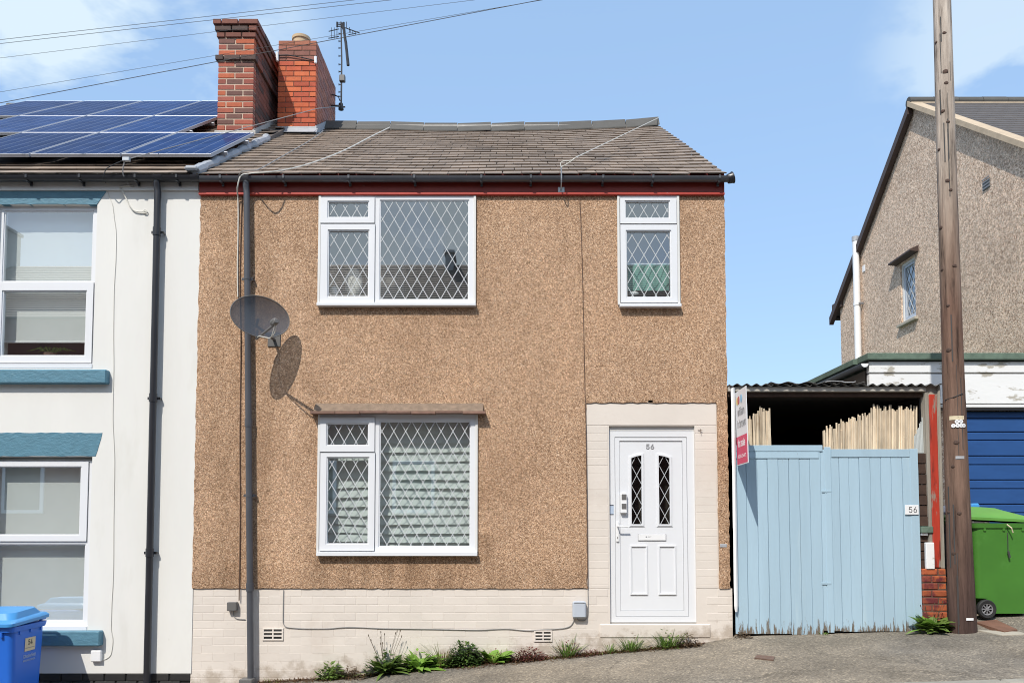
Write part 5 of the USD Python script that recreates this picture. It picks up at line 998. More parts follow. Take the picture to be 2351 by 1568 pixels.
# overhead wires fan out from the pole head to the houses on the left
top = p3(2160, -150, PYc)
def wire(u0, v0, lab, r=.0025, mat=M_wire, far=14.0, src=top, sagk=.0, y=-.15):
    a = np.array(src); b = p3(u0, v0, y); d = (b - a); e = a + d * (abs(far) / abs(d[0])); curve_pts = [a + (e - a) * s - np.array([0, 0, sagk * 4 * s * (1 - s)]) for s in np.linspace(0, 1, 30)]
    obj('overhead_wire', MB().tube(curve_pts, r, 5), mat, label=lab, cat='wire')
wire(0, 92, 'highest black overhead wire rising to the right over the solar panels', far=17); wire(0, 101, 'black overhead wire running just below the highest one', far=16.6, src=top + (0, 0, -.05)); wire(0, 134, 'black overhead wire crossing the topmost course of the tall chimney', .0019, M_wire, 15, top + (0, 0, -.1))
wire(0, 212, 'overhead wire crossing the tall chimney above its brick band', .0019, M_wire, 14, top + (0, 0, .02)); wire(0, 237, 'lowest long overhead wire passing the brick band of the tall chimney', .0036, M_wire, 13.5, top + (0, 0, .12))
def strand(P, r, m, lab, sag_=.03):
    a, b = np.array(P[0]), np.array(P[-1]); obj('overhead_wire', MB().tube([a + (b - a) * s - np.array([0, 0, sag_ * 4 * s * (1 - s)]) for s in np.linspace(0, 1, 24)], r, 5), m, label=lab, cat='wire')
hk = p3(288, 367, -.20); wc = p3(727.5, 250, CH2Y0 - .06); obj('overhead_wire', MB().tube([hk + (wc - hk) * k for k in np.linspace(0, 1, 10)] + [az(385, 1365)], .0055, 5), M_wire_g, label='grey wire from the white house gutter hook up to the aerial bracket', cat='wire')
t = thing('wire_hook', 'small galvanised wire hook on the gutter of the white house', 'hook', hk)
z8 = lambda x, y, Y: p3(x * .3318, 398 + y * .3318, Y)
obj('clamp', MB().box(hk[0] - .03, hk[0] + .05, -.22, -.18, hk[2] - .02, hk[2] + .025, .006), M_galv, t)
curve([hk, z8(850, 0, -.17), z8(870, 45, -.10), z8(905, 90, -.03), z8(928, 92, -.03)], .006, M_wire_g, t, 'rod'); curve([z8(925, 88, -.03), z8(850, 92, -.03), z8(828, 103, -.03), z8(850, 130, -.03), z8(868, 165, -.015), z8(895, 220, -.015), z8(935, 262, -.012), z8(975, 268, -.012), z8(1005, 266, -.012)], .007, M_wire_w, t, 'coiled_wire')
curve([z8(1005 + 12 * math.cos(a), 266 + 12 * math.sin(a), -.012) for a in np.linspace(math.pi, 3 * math.pi, 12)], .0055, M_wire_w, t, 'loop', sub=2)
curve([hk, p3(262, 378, -.20), p3(243, 390, -.19), p3(238, 405, -.17), p3(243, 420, -.03)], .005, M_wire, t, 'cable')
bk = p3(1288, 437, -.03); t = thing('wire_bracket', 'galvanised wire bracket fixed to the red fascia between the upstairs windows', 'bracket', bk)
q = rect(1281, 1296, 430, 443, -.03); obj('plate', MB().box(q[0], q[1], -.032, -.023, q[2], q[3], .002), M_galv, t)
tip = p3(1288.5, 384, -.19); curve([p3(1288, 436, -.035), p3(1289, 415, -.17), p3(1289, 398, -.18), tip], .007, M_galv, t, 'rod')
curve([tip, p3(1287, 376, -.19), p3(1293, 371, -.19), p3(1310, 369, -.19), p3(1322, 362, -.19)], .005, M_wire_w, t, 'guy_wire'); curve([tip, p3(1300, 378, -.19), p3(1322, 362, -.19)], .005, M_wire_w, t, 'guy_wire')
strand([p3(1322, 362, -.19), p3(1512, 271, RID_Y)], .0055, M_wire_w, 'pale wire rising over the slates from the bracket on the red fascia', .0)
tw = [p3(u, v, CH2Y0 - .02) for u, v in ((636, 128), (660, 127), (690, 132), (720, 139))]
t = thing('wire_band', 'wire band wrapped round the top of the orange brick chimney', 'wire band', tw[0]); obj('wire', MB().tube(tw, .008, 6), M_wire, t)
for u, v0, v1 in ((636.5, 121, 141), (724.5, 131, 146)): obj('insulator', MB().tube([p3(u, v1, CH2Y0 - .02), p3(u, v0, CH2Y0 - .02)], .022, 8), M_whitep, t)

# ------------------------------------------------------------------ garage
GYF = 2.4; rgq = lambda *a: rect(*a, GYF)
GA0 = at(1995, 900, GYF)[0]; GA1 = 7.585; t = thing('garage', 'white boarded garage with blue horizontal panelled door and green felt roof edge', 'garage', ((GA0 + GA1) / 2, GYF, 1.2))
zr = lambda v: at(2100, v, GYF)[1]
obj('roof_edge', MB().box(at(1986, 820, GYF)[0], GA1, GYF - .09, GYF + .25, zr(828), zr(813), .006), M_mossf, t, label='green felt covered roof edge')
for va, vb, y in ((831, 856, -.03), (859.5, 927, -.026), (929.5, 936, -.036)):
    obj('fascia_board', MB().box(GA0, GA1, GYF + y, GYF + .06, zr(vb), zr(va), .005), M_flakew, t)
zdt = zr(941)
obj('backing_board', MB().box(GA0 + .01, GA1, GYF + .0, GYF + .065, zdt, zr(829)), M_greyd, t)
lines = [943, 958.5, 991, 1010, 1046.5, 1066.5, 1102, 1122, 1158, 1177.5, 1214, 1233, 1269, 1289, 1325, 1345, 1381]
DX_0 = at(2205, 1000, GYF)[0]
for i, (va, vb) in enumerate(zip(lines, lines[1:])):
    obj('door_panel', MB().box(DX_0, GA1 - .02, GYF + .09, GYF + .12, zr(vb) + .010, zr(va), .008), M_gdoor, t)
obj('door_core', MB().box(DX_0, GA1 - .02, GYF + .115, GYF + .14, zr(1385), zr(942)), M_black, t)
obj('front_pier', MB().box(GA0 + .02, DX_0 - .02, GYF + .07, GYF + .25, 0, zdt + .3), M_peb2, t)
obj('side_wall', MB().box(GA0 + .04, GA0 + .24, GYF + .2, GYF + 6, 0, zr(845)), M_inner if False else mat('grey_brown_render', (.20, .175, .15), .9, var=.1), t)
obj('flat_roof', MB().box(GA0 - .10, GA1, GYF + .25, GYF + 6.2, zr(829), zr(816), .004), M_mossf, t)
a = np.linspace(math.pi, 2 * math.pi, 9); gc = (at(1982, 838, GYF)[0], zr(836)); r_ = .058
pr_ = [(gc[0] + r_ * math.cos(k), gc[1] + r_ * math.sin(k)) for k in a] + [(gc[0] + (r_ - .006) * math.cos(k), gc[1] + (r_ - .006) * math.sin(k)) for k in a[::-1]]
go = obj('gutter', MB().prism(Polygon(pr_), 'xz', GYF - .05, GYF + 6.1), M_gutter, t, smooth=40); obj('gutter_end', MB().prism(Polygon([(gc[0] + (r_ - .006) * math.cos(k), gc[1] + (r_ - .006) * math.sin(k)) for k in a]), 'xz', GYF - .049, GYF - .04), M_whitep, go)

# ------------------------------------------------------------------ gabled house at the right
HX = 7.59; DA = 15.0
def hp(u, v):
    d = cam_dir(u, v); k = (HX - CAM[0]) / d[0]; q = np.array(CAM) + d * k; return q[1], q[2]
apx = hp(2097, 236); lc_ = hp(1928, 690); rq = hp(2340, 320)
yR = rq[0]; sR = (apx[1] - rq[1]) / (apx[0] - rq[0]); yE = 2.35; zE = apx[1] - sR * (apx[0] - yE)
yL = hp(1930, 750)[0]; sL = (apx[1] - lc_[1]) / (lc_[0] - apx[0])
t = thing('gabled_house', 'pinkish grey pebbledashed house seen gable end on behind the garage', 'house', (HX + 3, apx[0], 2))
win = [hp(2069, 745), hp(2104, 600)]; wy0, wy1 = hp(2101.5, 660)[0], hp(2068, 660)[0]; wz0, wz1 = hp(2085, 737)[1], hp(2085, 597)[1]
gp_ = Polygon([(yE, -1), (yL, -1), (yL, apx[1] - sL * (yL - apx[0]) - .05), (apx[0], apx[1] - .05), (yE, zE - .05)]).difference(sbox(wy0, wz0, wy1, wz1))
HL = 9.0
obj('gable_wall', MB().prism(gp_, 'yz', HX, HX + .25), M_peb2, t)
obj('back_wall', MB().box(HX + .26, HX + HL, yL - .25, yL, -1, apx[1] - sL * (yL - apx[0]) - .06), M_peb2, t); obj('front_wall', MB().box(HX + .26, HX + HL, yE, yE + .25, -1, zE - .06), M_peb2, t); obj('end_wall', MB().prism(Polygon([(yE, -1), (yL, -1), (yL, apx[1] - sL * (yL - apx[0]) - .05), (apx[0], apx[1] - .05), (yE, zE - .05)]), 'yz', HX + HL, HX + HL + .2), M_peb2, t)
obj('floor', MB().box(HX + .26, HX + HL, yE + .26, yL - .26, wz0 - .7, wz0 - .6), M_inner, t)
OV = .10
def slope(name, ya, za, yb, zb, th, m, x0, x1, dz=0): return obj(name, MB().add([(x0, ya, za + dz), (x1, ya, za + dz), (x1, yb, zb + dz), (x0, yb, zb + dz), (x0, ya, za + dz - th), (x1, ya, za + dz - th), (x1, yb, zb + dz - th), (x0, yb, zb + dz - th)], [[0, 1, 2, 3], [7, 6, 5, 4], [0, 4, 5, 1], [1, 5, 6, 2], [2, 6, 7, 3], [3, 7, 4, 0]]), m, t)
yLe = yL + .35; zLe = apx[1] - sL * (yLe - apx[0])
slope('rear_roof', apx[0], apx[1], yLe, zLe, .05, M_slate2, HX - OV, HX + HL + .2); rf = slope('front_roof', yE - .3, zE - sR * .3, apx[0], apx[1], .03, M_slate2, HX - OV + .10, HX + HL + .2, .0)
slope('bargeboard', apx[0], apx[1] - .055, yLe, zLe - .055, .17, M_barge, HX - OV - .02, HX - .02)
slope('verge', yE - .3, zE - sR * .3, apx[0], apx[1], .10, M_verge, HX - OV - .02, HX - OV + .20, .022)
nco = 24; ro_ = np.hypot(apx[0] - yE + .3, apx[1] - zE + sR * .3)
nn_ = 0; ex = MB()
for c in range(nco):
    s0, s1 = c / nco, min(1, (c + 1.3) / nco); ya, yb = yE - .3 + (apx[0] - yE + .3) * s0, yE - .3 + (apx[0] - yE + .3) * s1; za, zb = zE - sR * .3 + (apx[1] - zE + sR * .3) * s0, zE - sR * .3 + (apx[1] - zE + sR * .3) * s1
    x = HX + .12 - (.12 if c % 2 else 0)
    while x < HX + 5:
        a_, b_ = max(x, HX + .115), x + .25
        m = MB() if nn_ < 0 else ex
        m.add([(a_ + .003, ya, za + .006), (b_ - .003, ya, za + .006), (a_ + .003, ya, za + .018), (b_ - .003, ya, za + .018), (a_ + .003, yb, zb - .003), (b_ - .003, yb, zb - .003), (a_ + .003, yb, zb + .006), (b_ - .003, yb, zb + .006)], [[0, 1, 3, 2], [2, 3, 7, 6], [0, 2, 6, 4], [1, 5, 7, 3]]); x += .25
obj('slate', ex, M_slate2, rf, kind='stuff')
for i in range(14):
    x0 = HX - OV + .46 * i; obj('ridge_tile', MB().tube([(x0, apx[0], apx[1] + .0), (x0 + .452, apx[0], apx[1] + .0)], .10 + .004 * (i % 2), 10), M_ridge, t)
obj('ridge_bedding', MB().box(HX - OV + .0, HX + HL, apx[0] - .12, apx[0] - .06, apx[1] - .13, apx[1] - .045, .01), M_verge, t)
q = hp(1929, 697); obj('eaves_box', MB().box(HX - .06, HX + .0, yL - .18, yLe - .02, q[1] - .12, q[1] + .06, .01), M_barge, t); obj('gutter', MB().tube([(HX - OV, yLe, zLe - .06), (HX + HL, yLe, zLe - .06)], .055, 10), M_gutter2, t)
# its window, hood, vent and pipe
fy = .05
w = obj('window', MB().prism(sbox(wy0, wz0, wy1, wz1).difference(sbox(wy0 + fy, wz0 + fy, wy1 - fy, wz1 - fy)), 'yz', HX + .03, HX + .10), M_trim, t, label='narrow white framed window with broken leading on the gable')
obj('sash', MB().prism(sbox(wy0 + fy, wz0 + fy, wy1 - fy, wz1 - fy).difference(sbox(wy0 + fy + .05, wz0 + fy + .06, wy1 - fy - .05, wz1 - fy - .05)), 'yz', HX + .045, HX + .09), M_greyp, w)
obj('pane', MB().add([(HX + .07, wy0 + fy, wz0 + fy), (HX + .07, wy1 - fy, wz0 + fy), (HX + .07, wy1 - fy, wz1 - fy), (HX + .07, wy0 + fy, wz1 - fy)], [[0, 1, 2, 3]]), M_glass, w)
ld = leading(sbox(wy0 + fy + .05, wz0 + fy + .06, wy1 - fy - .05, wz1 - fy - .05), wy0 + .2, wz0 + .2, .16, .26, .012); obj('leading', MB().prism(ld, 'yz', HX + .060, HX + .066), M_lead_strip, w)
obj('window_sill', MB().box(HX - .07, HX + .06, wy0 - .08, wy1 + .08, wz0 - .06, wz0 - .002, .008), M_conc, w)
obj('window_hood', MB().prism(Polygon([(HX - .16, wz1 + .05), (HX - .16, wz1 + .08), (HX, wz1 + .15), (HX, wz1 + .03)]), 'xz', wy0 - .16, wy1 + .16), M_barge, t)
va_, vb_ = hp(2263, 428), hp(2277, 412); vz = hp(2267, 427)[1]; obj('wall_vent', MB().box(HX - .012, HX + .0, hp(2274.5, 425)[0], hp(2257.5, 430)[0], hp(2258, 440)[1], hp(2258, 418)[1], .003), M_greyd, t)
m = MB()
for k in range(4): m.box(HX - .02, HX - .012, hp(2274, 425)[0], hp(2258, 430)[0], hp(2258, 438)[1] + k * .05, hp(2258, 438)[1] + k * .05 + .02)
obj('vent_grille', m, M_rim, t)
p0, p1 = hp(1974.5, 547), hp(1990, 820); p1 = (p0[0] - .02, p1[1])
obj('soil_pipe', MB().tube([(HX - .10, p0[0], p0[1] - .06), (HX - .10, p0[0], p1[1])], .068, 16), M_greyp if False else M_whitep, t, smooth=40, label='white plastic soil pipe rising past the eaves'); obj('pipe_cap', MB().tube([(HX - .10, p0[0], p0[1] - .07), (HX - .10, p0[0], p0[1] + .03)], .076, 16), M_lead, t, smooth=40)
obj('pipe_collar', MB().tube([(HX - .10, p0[0], hp(1984, 695)[1] - .03), (HX - .10, p0[0], hp(1984, 695)[1] + .03)], .078, 16), M_whitep, t, smooth=40); obj('pipe_clip', MB().box(HX - .10, HX, p0[0] - .10, p0[0] - .06, hp(1984, 695)[1] - .02, hp(1984, 695)[1] + .02), M_rim, t)
obj('overflow_vent', MB().box(HX - .015, HX, p0[0] - .22, p0[0] - .10, hp(1990, 620)[1], hp(1990, 605)[1], .003), M_signw, t)

# ------------------------------------------------------------------ wheelie bins
def wheel(t, c, r, wd, ax):
    n = 24; ax = np.array(ax, float); u = np.array([0, 0, 1.0]); w_ = np.cross(ax, u); M = xf(c, u, w_, ax)
    wh = obj('wheel', MB().lathe([(r * .62, -wd / 2 + .004), (r * .9, -wd / 2), (r, -wd / 2 + .012), (r, wd / 2 - .012), (r * .9, wd / 2), (r * .62, wd / 2 - .004), (r * .60, 0), (r * .62, -wd / 2 + .004)], n, M), M_rubber, t, smooth=40)
    rm = MB(); rm.lathe([(r * .61, wd / 2 - .006), (r * .52, wd / 2 - .010), (r * .52, -wd / 2 + .01)], n, M); rm.lathe([(r * .17, wd / 2 - .002), (0.001, wd / 2 - .001)], 12, M).lathe([(r * .17, -wd / 2), (r * .17, wd / 2 - .002)], 12, M)
    for k in range(8):
        a = k * math.pi / 4; d = u * math.cos(a) + w_ * math.sin(a); e_ = np.cross(ax, d)
        rm.box(r * .12, r * .56, -.006, .006, wd / 2 - .022, wd / 2 - .008, .002, xf(c, d, e_, ax))
    obj('rim', rm, M_rim, wh)
    obj('hub_disc', MB().lathe([(.001, 0), (r * .58, 0)], n, M), M_gap, wh)
def bin_(name, label, c, F_, R_, hgt, wid, dep, mb, ml, taper=.82, wheels=True, tilt=0.0, domed=False):
    """c ground centre, F_ unit vector of the front, R_ unit vector to its right"""
    c = np.array(c, float); F_, R_ = np.array(F_, float), np.array(R_, float); M = xf(c, R_, -F_, (0, 0, 1)); t = thing(name, label, 'wheelie bin', c)
    # local: x right, y towards the back (hinge), z up
    hb = hgt * .865
    def ring(z, w, y0, y1, r=.05, n=5):
        P = []
        for (sx, sy, a0) in ((1, 1, 0), (-1, 1, 90), (-1, -1, 180), (1, -1, 270)):
            cx_, cy_ = sx * (w / 2 - r), (y1 - r if sy > 0 else y0 + r)
            for k in range(n): a = math.radians(a0 + 90 * k / (n - 1)); P.append((cx_ + r * math.cos(a), cy_ + r * math.sin(a), z))
        return P
    def skin(rings, cap0=True, cap1=True):
        n = len(rings[0]); V = [p for r_ in rings for p in r_]; f = []
        for i in range(len(rings) - 1):
            for k in range(n): k2 = (k + 1) % n; f.append([i * n + k, i * n + k2, (i + 1) * n + k2, (i + 1) * n + k])
        m = MB().add(V, f)
        for cap, i in ((cap0, 0), (cap1, len(rings) - 1)):
            if cap:
                R_n = rings[i]; m.add(R_n + [tuple(np.mean(R_n, axis=0))], [[k, (k + 1) % n, n] if i else [(k + 1) % n, k, n] for k in range(n)])
        return m
    w1, d1 = wid * .97, dep * .90
    y1 = dep / 2 - .06; zb = .05 if wheels else .02
    bot = ring(zb, wid * taper, -dep / 2 + .10, y1 - .10, .05); bot2 = ring(zb + .16, wid * (taper + .03), -dep / 2 + .085, y1 - .09, .05); bot3 = ring(zb + .165, wid * (taper + .03), -dep / 2 + .085, y1 - .02, .05)
    obj('body', skin([bot, bot2, bot3, ring(hb - .14, w1 * .985, -dep / 2 + .03, y1, .06), ring(hb - .04, w1 * .99, -dep / 2 + .02, y1, .06)], True, False).move(M), mb, t, smooth=35)
    obj('rim', skin([ring(hb - .05, wid + .0, -dep / 2 - .0, y1 + .02, .05), ring(hb, wid + .015, -dep / 2 - .01, y1 + .03, .05), ring(hb + .004, wid * .9, -dep / 2 + .05, y1 - .04, .05)], True, True).move(M), mb, t, smooth=35)
    rise = hgt * .03
    T = lambda P, k: [(x, y, z + k * (y + dep / 2) / dep) for x, y, z in P]
    lid = skin([T(ring(hb + .006, wid + .035, -dep / 2 - .035, y1 + .06, .06), rise), T(ring(hb + .035, wid + .035, -dep / 2 - .035, y1 + .06, .06), rise), T(ring(hb + .050, wid + .0, -dep / 2 - .0, y1 + .04, .06), rise * 1.2)] + ([T(ring(hb + .085, wid - .14, -dep / 2 + .10, y1 - .02, .09), rise * 1.3), T(ring(hb + .125, wid - .34, -dep / 2 + .22, y1 - .06, .09), rise * 1.3), T(ring(hb + .150, wid - .46, -dep / 2 + .30, y1 - .12, .05), rise * 1.3)] if not domed else [T(ring(hb + .058, wid - .06, -dep / 2 + .05, y1 + .0, .08), rise * 1.3), T(ring(hb + .115, wid - .12, -dep / 2 + .09, y1 - .04, .10), rise * 1.3), T(ring(hb + .125, wid - .24, -dep / 2 + .17, y1 - .12, .12), rise * 1.3)]))
    obj('lid', lid.move(M), ml, t, smooth=32)
    obj('handle', MB().tube([(-wid * .36, y1 + .02, hb + .01), (-wid * .36, y1 + .10, hb + .015), (-wid * .3, y1 + .12, hb + .02), (wid * .3, y1 + .12, hb + .02), (wid * .36, y1 + .10, hb + .015), (wid * .36, y1 + .02, hb + .01)], .016, 8).move(M), mb, t, smooth=40)
    rb = MB()
    for k in (-.3, 0, .3): rb.box(-.012 + k * wid, .012 + k * wid, -dep / 2 + .0, -dep / 2 + .06, hb - .10, hb - .05, .004)
    for k in (-.28, 0, .28):
        for s in (-1, 1): rb.box(s * (w1 / 2 - .012), s * (w1 / 2 + .008), k * dep - .015, k * dep + .012, hb - .085, hb - .05, .003)
    obj('rib', rb.move(M), mb, t)
    if wheels:
        for s in (-1, 1): wheel(t, c + R_ * s * (wid * taper / 2 + .035) - F_ * (y1 - .10) + np.array([0, 0, .102]), .102, .055, R_ * s)
        obj('axle', MB().tube([c + R_ * k * (wid * taper / 2 + .03) - F_ * (y1 - .10) + np.array([0, 0, .102]) for k in (-1, 1)], .011, 8), M_gap, t)
    return t, M, hb
# green one: seen from its side, wheels on the left
gb_y = .02; gx0 = at(2238, 1300, gb_y)[0]; wdg, dpg = .60, .74
cg = np.array([gx0 + dpg / 2 - .04, gb_y + wdg / 2, 0]); zg0 = at(2290, 1420, gb_y)[1]; cg[2] = zg0
tg, Mg, hbg = bin_('wheelie_bin', 'large green wheelie bin standing beside the telegraph pole', cg, (1, 0, 0), (0, -1, 0), 1.185, wdg, dpg, M_greenb, M_greenl)
lz = cg[2] + hbg
for (xo, yo, w_, d_) in ((.02, .17, .10, .07), (.17, .16, .17, .08)):
    o_ = np.array([cg[0] - dpg / 2 + .0 + xo, cg[1] - wdg / 2 + yo, 0]);
    obj('paper_label', MB().box(0, w_, 0, d_, 0, .002, 0, xf((o_[0], o_[1] - .06, lz + .110), (1, 0, 0), (0, .93, .37), (0, -.37, .93))), M_signw, tg)
obj('strap', MB().tube([(cg[0] + .02, cg[1] - wdg / 2 - .02, lz - .01), (cg[0] + .05, cg[1] - wdg / 2 - .05, lz - .05), (cg[0] + .07, cg[1] - wdg / 2 - .04, lz - .10)], .007, 6), M_paper, tg)
obj('strap', MB().tube([(cg[0] + .24, cg[1] - wdg / 2 - .02, lz + .0), (cg[0] + .27, cg[1] - wdg / 2 - .03, lz - .03)], .006, 6), M_paper, tg)
obj('cord', MB().tube([(cg[0] + .03, cg[1] - wdg / 2 - .012, lz - .10), (cg[0] + .035, cg[1] - wdg / 2 - .002, lz - .30)], .004, 6).tube([(cg[0] + .035, cg[1] - wdg / 2 - .004, lz - .30), (cg[0] + .05, cg[1] - wdg / 2 - .002, lz - .37)], .011, 6), M_gap, tg)
# grey lidded bin behind it
cb = np.array([at(2254, 1170, 1.35)[0] - .27, 1.35, float(g(5.4, 1.35)) + .005])
t2, M2, h2 = bin_('wheelie_bin', 'grey topped bin with a blue handle showing just above the green bin', cb, (0, -1, 0), (1, 0, 0), .965, .5, .55, M_greyd, M_greyp)
obj('blue_tab', MB().box(cb[0] + .05, cb[0] + .15, cb[1] - .18, cb[1] - .08, cb[2] + h2 + .09, cb[2] + h2 + .15, .02), M_bluel, t2)
# blue one at the left
bz = float(g(-5.1, -.65)); hbl = 1.07
fc = np.array([at(27, 1426, -.92)[0], -.92]); wB, dB = .56, .62
cl_ = np.array([fc[0] - wB / 2 - .01, -.92 + dB / 2 + .03, 0]); ztop_b = at(27, 1436, -.92)[1]; cl_[2] = ztop_b - 1.07 * .865 - .02
tb, Mb, hbb = bin_('wheelie_bin', 'blue wheelie bin with house number 54 sticker in front of the white house', cl_, (0, -1, 0), (1, 0, 0), hbl, wB, dB, M_blueb, M_bluel, taper=.86, domed=True)
fx = cl_[0] + wB * .97 / 2 + .003; ty = lambda u: None
def side(yy, zz): return np.array([cl_[0] + wB * (.86 + (.97 * .985 - .86) * (zz) / (hbl * .8)) / 2 + .004, yy, cl_[2] + zz])
slb = (side(0, .80) - side(0, .3)) / .5; slb /= np.linalg.norm(slb); yc_ = cl_[1] - .00; nB = np.cross((0, 1, 0), slb)
o_ = side(yc_, .66); obj('number_sticker', MB().box(-.085, .085, 0, .13, 0, .002, 0, xf(o_ + nB * .001, (0, 1, 0), slb, nB)), M_paper, tb)
text('54', .052, o_ + nB * .0035 + slb * .06, (0, 1, 0), slb, M_ink, tb, .001, True, 'sticker_number', width=.07); obj('sticker_line', MB().box(-.075, .075, .028, .034, .002, .004, 0, xf(o_ + nB * .001, (0, 1, 0), slb, nB)), M_inkg, tb)
text('Chesterfield', .034, o_ - slb * .065 + nB * .002, (0, 1, 0), slb, M_palei, tb, .001, False, 'council_lettering', width=.20); text('BOROUGH COUNCIL', .017, o_ - slb * .10 + nB * .002, (0, 1, 0), slb, M_palei, tb, .001, False, 'council_lettering', width=.20)

# ------------------------------------------------------------------ covers and boards on the ground
def gpt(u, v):
    d = cam_dir(u, v); lo, hi = 1.0, 30.0
    for _ in range(50):
        m_ = (lo + hi) / 2; q = np.array(CAM) + d * m_
        if q[2] > float(g(q[0], q[1])): lo = m_
        else: hi = m_
    return np.array(CAM) + d * lo
def flat(name, quad, th, m, label, cat):
    P = np.array([gpt(*q) for q in quad]); t_ = MB(); V = np.vstack([P + (0, 0, -.02), P + (0, 0, th)])
    t_.add(V, [[4, 5, 6, 7], [0, 1, 5, 4], [1, 2, 6, 5], [2, 3, 7, 6], [3, 0, 4, 7]]); return obj(name, t_, m, label=label, cat=cat)
flat('stopcock_cover', [(1732, 1512), (1776, 1517), (1779, 1509), (1738, 1505)], .012, M_cover, 'small rusty iron cover set in the pavement below the gate', 'drain cover')
flat('rusty_board', [(2238, 1431), (2306, 1453), (2336, 1449), (2288, 1426)], .02, M_rust, 'flat rust brown board on the ground under the green bin', 'board')
flat('concrete_strip', [(2240, 1447), (2300, 1459), (2360, 1457), (2340, 1451)], .008, M_conc, 'pale worn concrete strip in front of the rust brown board', 'concrete edge')

# ------------------------------------------------------------------ weeds along the wall
def blade(m, o, d, L, w, curl, r, n=4):
    d = np.array(d, float); d /= np.linalg.norm(d); h = np.array([d[0], d[1], 0]); hn = np.linalg.norm(h)
    h = h / hn if hn > 1e-3 else np.array([1.0, 0, 0]); s = np.array([-h[1], h[0], 0]); P = []
    for i in range(n + 1):
        t_ = i / n; c = np.array(o) + d * L * t_ + (h * .7 - np.array([0, 0, 1])) * curl * L * t_ * t_; ww = w * (math.sin(math.pi * min(1, .15 + t_ * .85)) if w > .006 else (1 - t_)) ; P += [c - s * ww / 2, c + s * ww / 2 + np.array([0, 0, ww * .15])]
    m.add(P, [[2 * i, 2 * i + 1, 2 * i + 3, 2 * i + 2] for i in range(n)])
def weed(name, label, cat, u, v, wpx, hpx, parts, seed, y=-.07):
    x, z = at(u, v, y); z = float(g(x, y)) - .005; w, h = wpx / 206 / 2, hpx * 1.12 / 206; r = random.Random(seed); t_ = thing(name, label, cat, (x, y, z))
    for (nm, kind, n, m, kw) in parts:
        mbx = MB()
        for k in range(int(n * (.75 if kind == 'grass' else 1.3))):
            a = r.uniform(0, 2 * math.pi); rad = math.sqrt(r.random())
            if kind == 'grass':
                o = (x + w * .55 * rad * math.cos(a), y + .05 * rad * math.sin(a), z); dx = math.cos(a) * r.uniform(.05, 1.1); blade(mbx, o, (dx, math.sin(a) * .35 - .08, 1), h * r.uniform(.4, 1.3), r.uniform(.006, .0095), r.uniform(.05, .5), r)
            elif kind == 'leafy':     # small leaves through a mound
                el2 = r.uniform(0, 1); o = np.array([x + w * rad * math.cos(a), y - .02 + .10 * rad * math.sin(a) * .8, z + h * (1 - rad ** 2 * .75) * r.uniform(.1, 1)]); L = kw * 1.35 * r.uniform(.6, 1.3); blade(mbx, o, (math.cos(a) + r.uniform(-.5, .5), math.sin(a) - .2 + r.uniform(-.5, .5), r.uniform(-.2, 1)), L, L * .55, .15, r, 3)
            elif kind == 'broad':
                o = (x + w * .2 * math.cos(a), y + .03 * math.sin(a), z + .01); el2 = r.uniform(.3, 2.2); L = min(h * 1.25, .30) * r.uniform(.45, 1.15); blade(mbx, o, (math.cos(a), math.sin(a) * .6 - .3, el2), L, L * kw, r.uniform(.2, .5), r, 5)
            elif kind == 'stalk':
                dx = math.cos(a) * .45; o = np.array([x + w * .3 * math.cos(a), y, z]); L = h * r.uniform(1.1, 1.6); e_ = o + np.array([dx * L * .6, -.02, L]); mid = (o + e_) / 2 + np.array([dx * -.05, 0, L * .06]); mbx.tube([o, mid, e_], .0018, 4); mbx.tube([e_, e_ + np.array([dx * .012, 0, .022])], [.005, .004], 5)
        obj(nm, mbx, m, t_, kind='stuff')
gL = lambda n, m, k=.04: ('leaf', 'leafy', n, m, k)
weed('weed', 'rounded mid green weed nearest the downpipe along the wall foot', 'weed', 759, 1556, 62, 36, [gL(240, L_green, .035), ('dry_stem', 'grass', 20, L_dry, 0)], 1)
weed('weed', 'dry brown weed tuft beside the rounded mid green weed', 'weed', 804, 1553, 46, 24, [gL(150, L_brown, .026), ('dry_stem', 'grass', 16, L_dry, 0)], 2)
weed('plantain', 'big dark plantain with tall thin seed stalks at the wall foot', 'weed', 884, 1549, 92, 52, [('leaf', 'broad', 70, L_green, .16), gL(190, L_dark, .04), ('seed_stalk', 'stalk', 9, L_brown, 0)], 3)
weed('leafy_weed', 'bright green broad leaved weed right of the plantain', 'weed', 961, 1541, 52, 42, [('leaf', 'broad', 40, L_bright, .32), gL(50, L_bright, .05)], 4)
weed('grass_tuft', 'tall pale grass tuft leaning beside the dense dark bush', 'grass tuft', 1015, 1538, 62, 62, [('blade', 'grass', 80, L_grass, 0), ('blade', 'grass', 30, L_dry, 0)], 5)
weed('small_bush', 'dense dark green bush, the thickest clump along the wall', 'bush', 1065, 1533, 76, 52, [gL(620, L_dark, .034), gL(120, L_green, .03)], 6)
weed('mallow', 'bright round leaved weed with grass between dark bush and red sedum', 'weed', 1133, 1521, 46, 34, [('leaf', 'broad', 22, L_bright, .6), ('blade', 'grass', 35, L_grass, 0), gL(40, L_red, .022)], 7)
weed('grass_tuft', 'thin pale grass tuft just left of the red sedum', 'grass tuft', 1166, 1517, 34, 34, [('blade', 'grass', 45, L_grass, 0)], 8)
weed('sedum', 'dark red sedum mat under the right air brick', 'weed', 1213, 1515, 84, 28, [gL(420, L_red, .022), ('blade', 'grass', 10, L_grass, 0)], 9)
weed('grass_tuft', 'wide light green grass tuft right of the red sedum', 'grass tuft', 1302, 1508, 60, 46, [('blade', 'grass', 110, L_gg, 0), gL(60, L_red, .02)], 10)
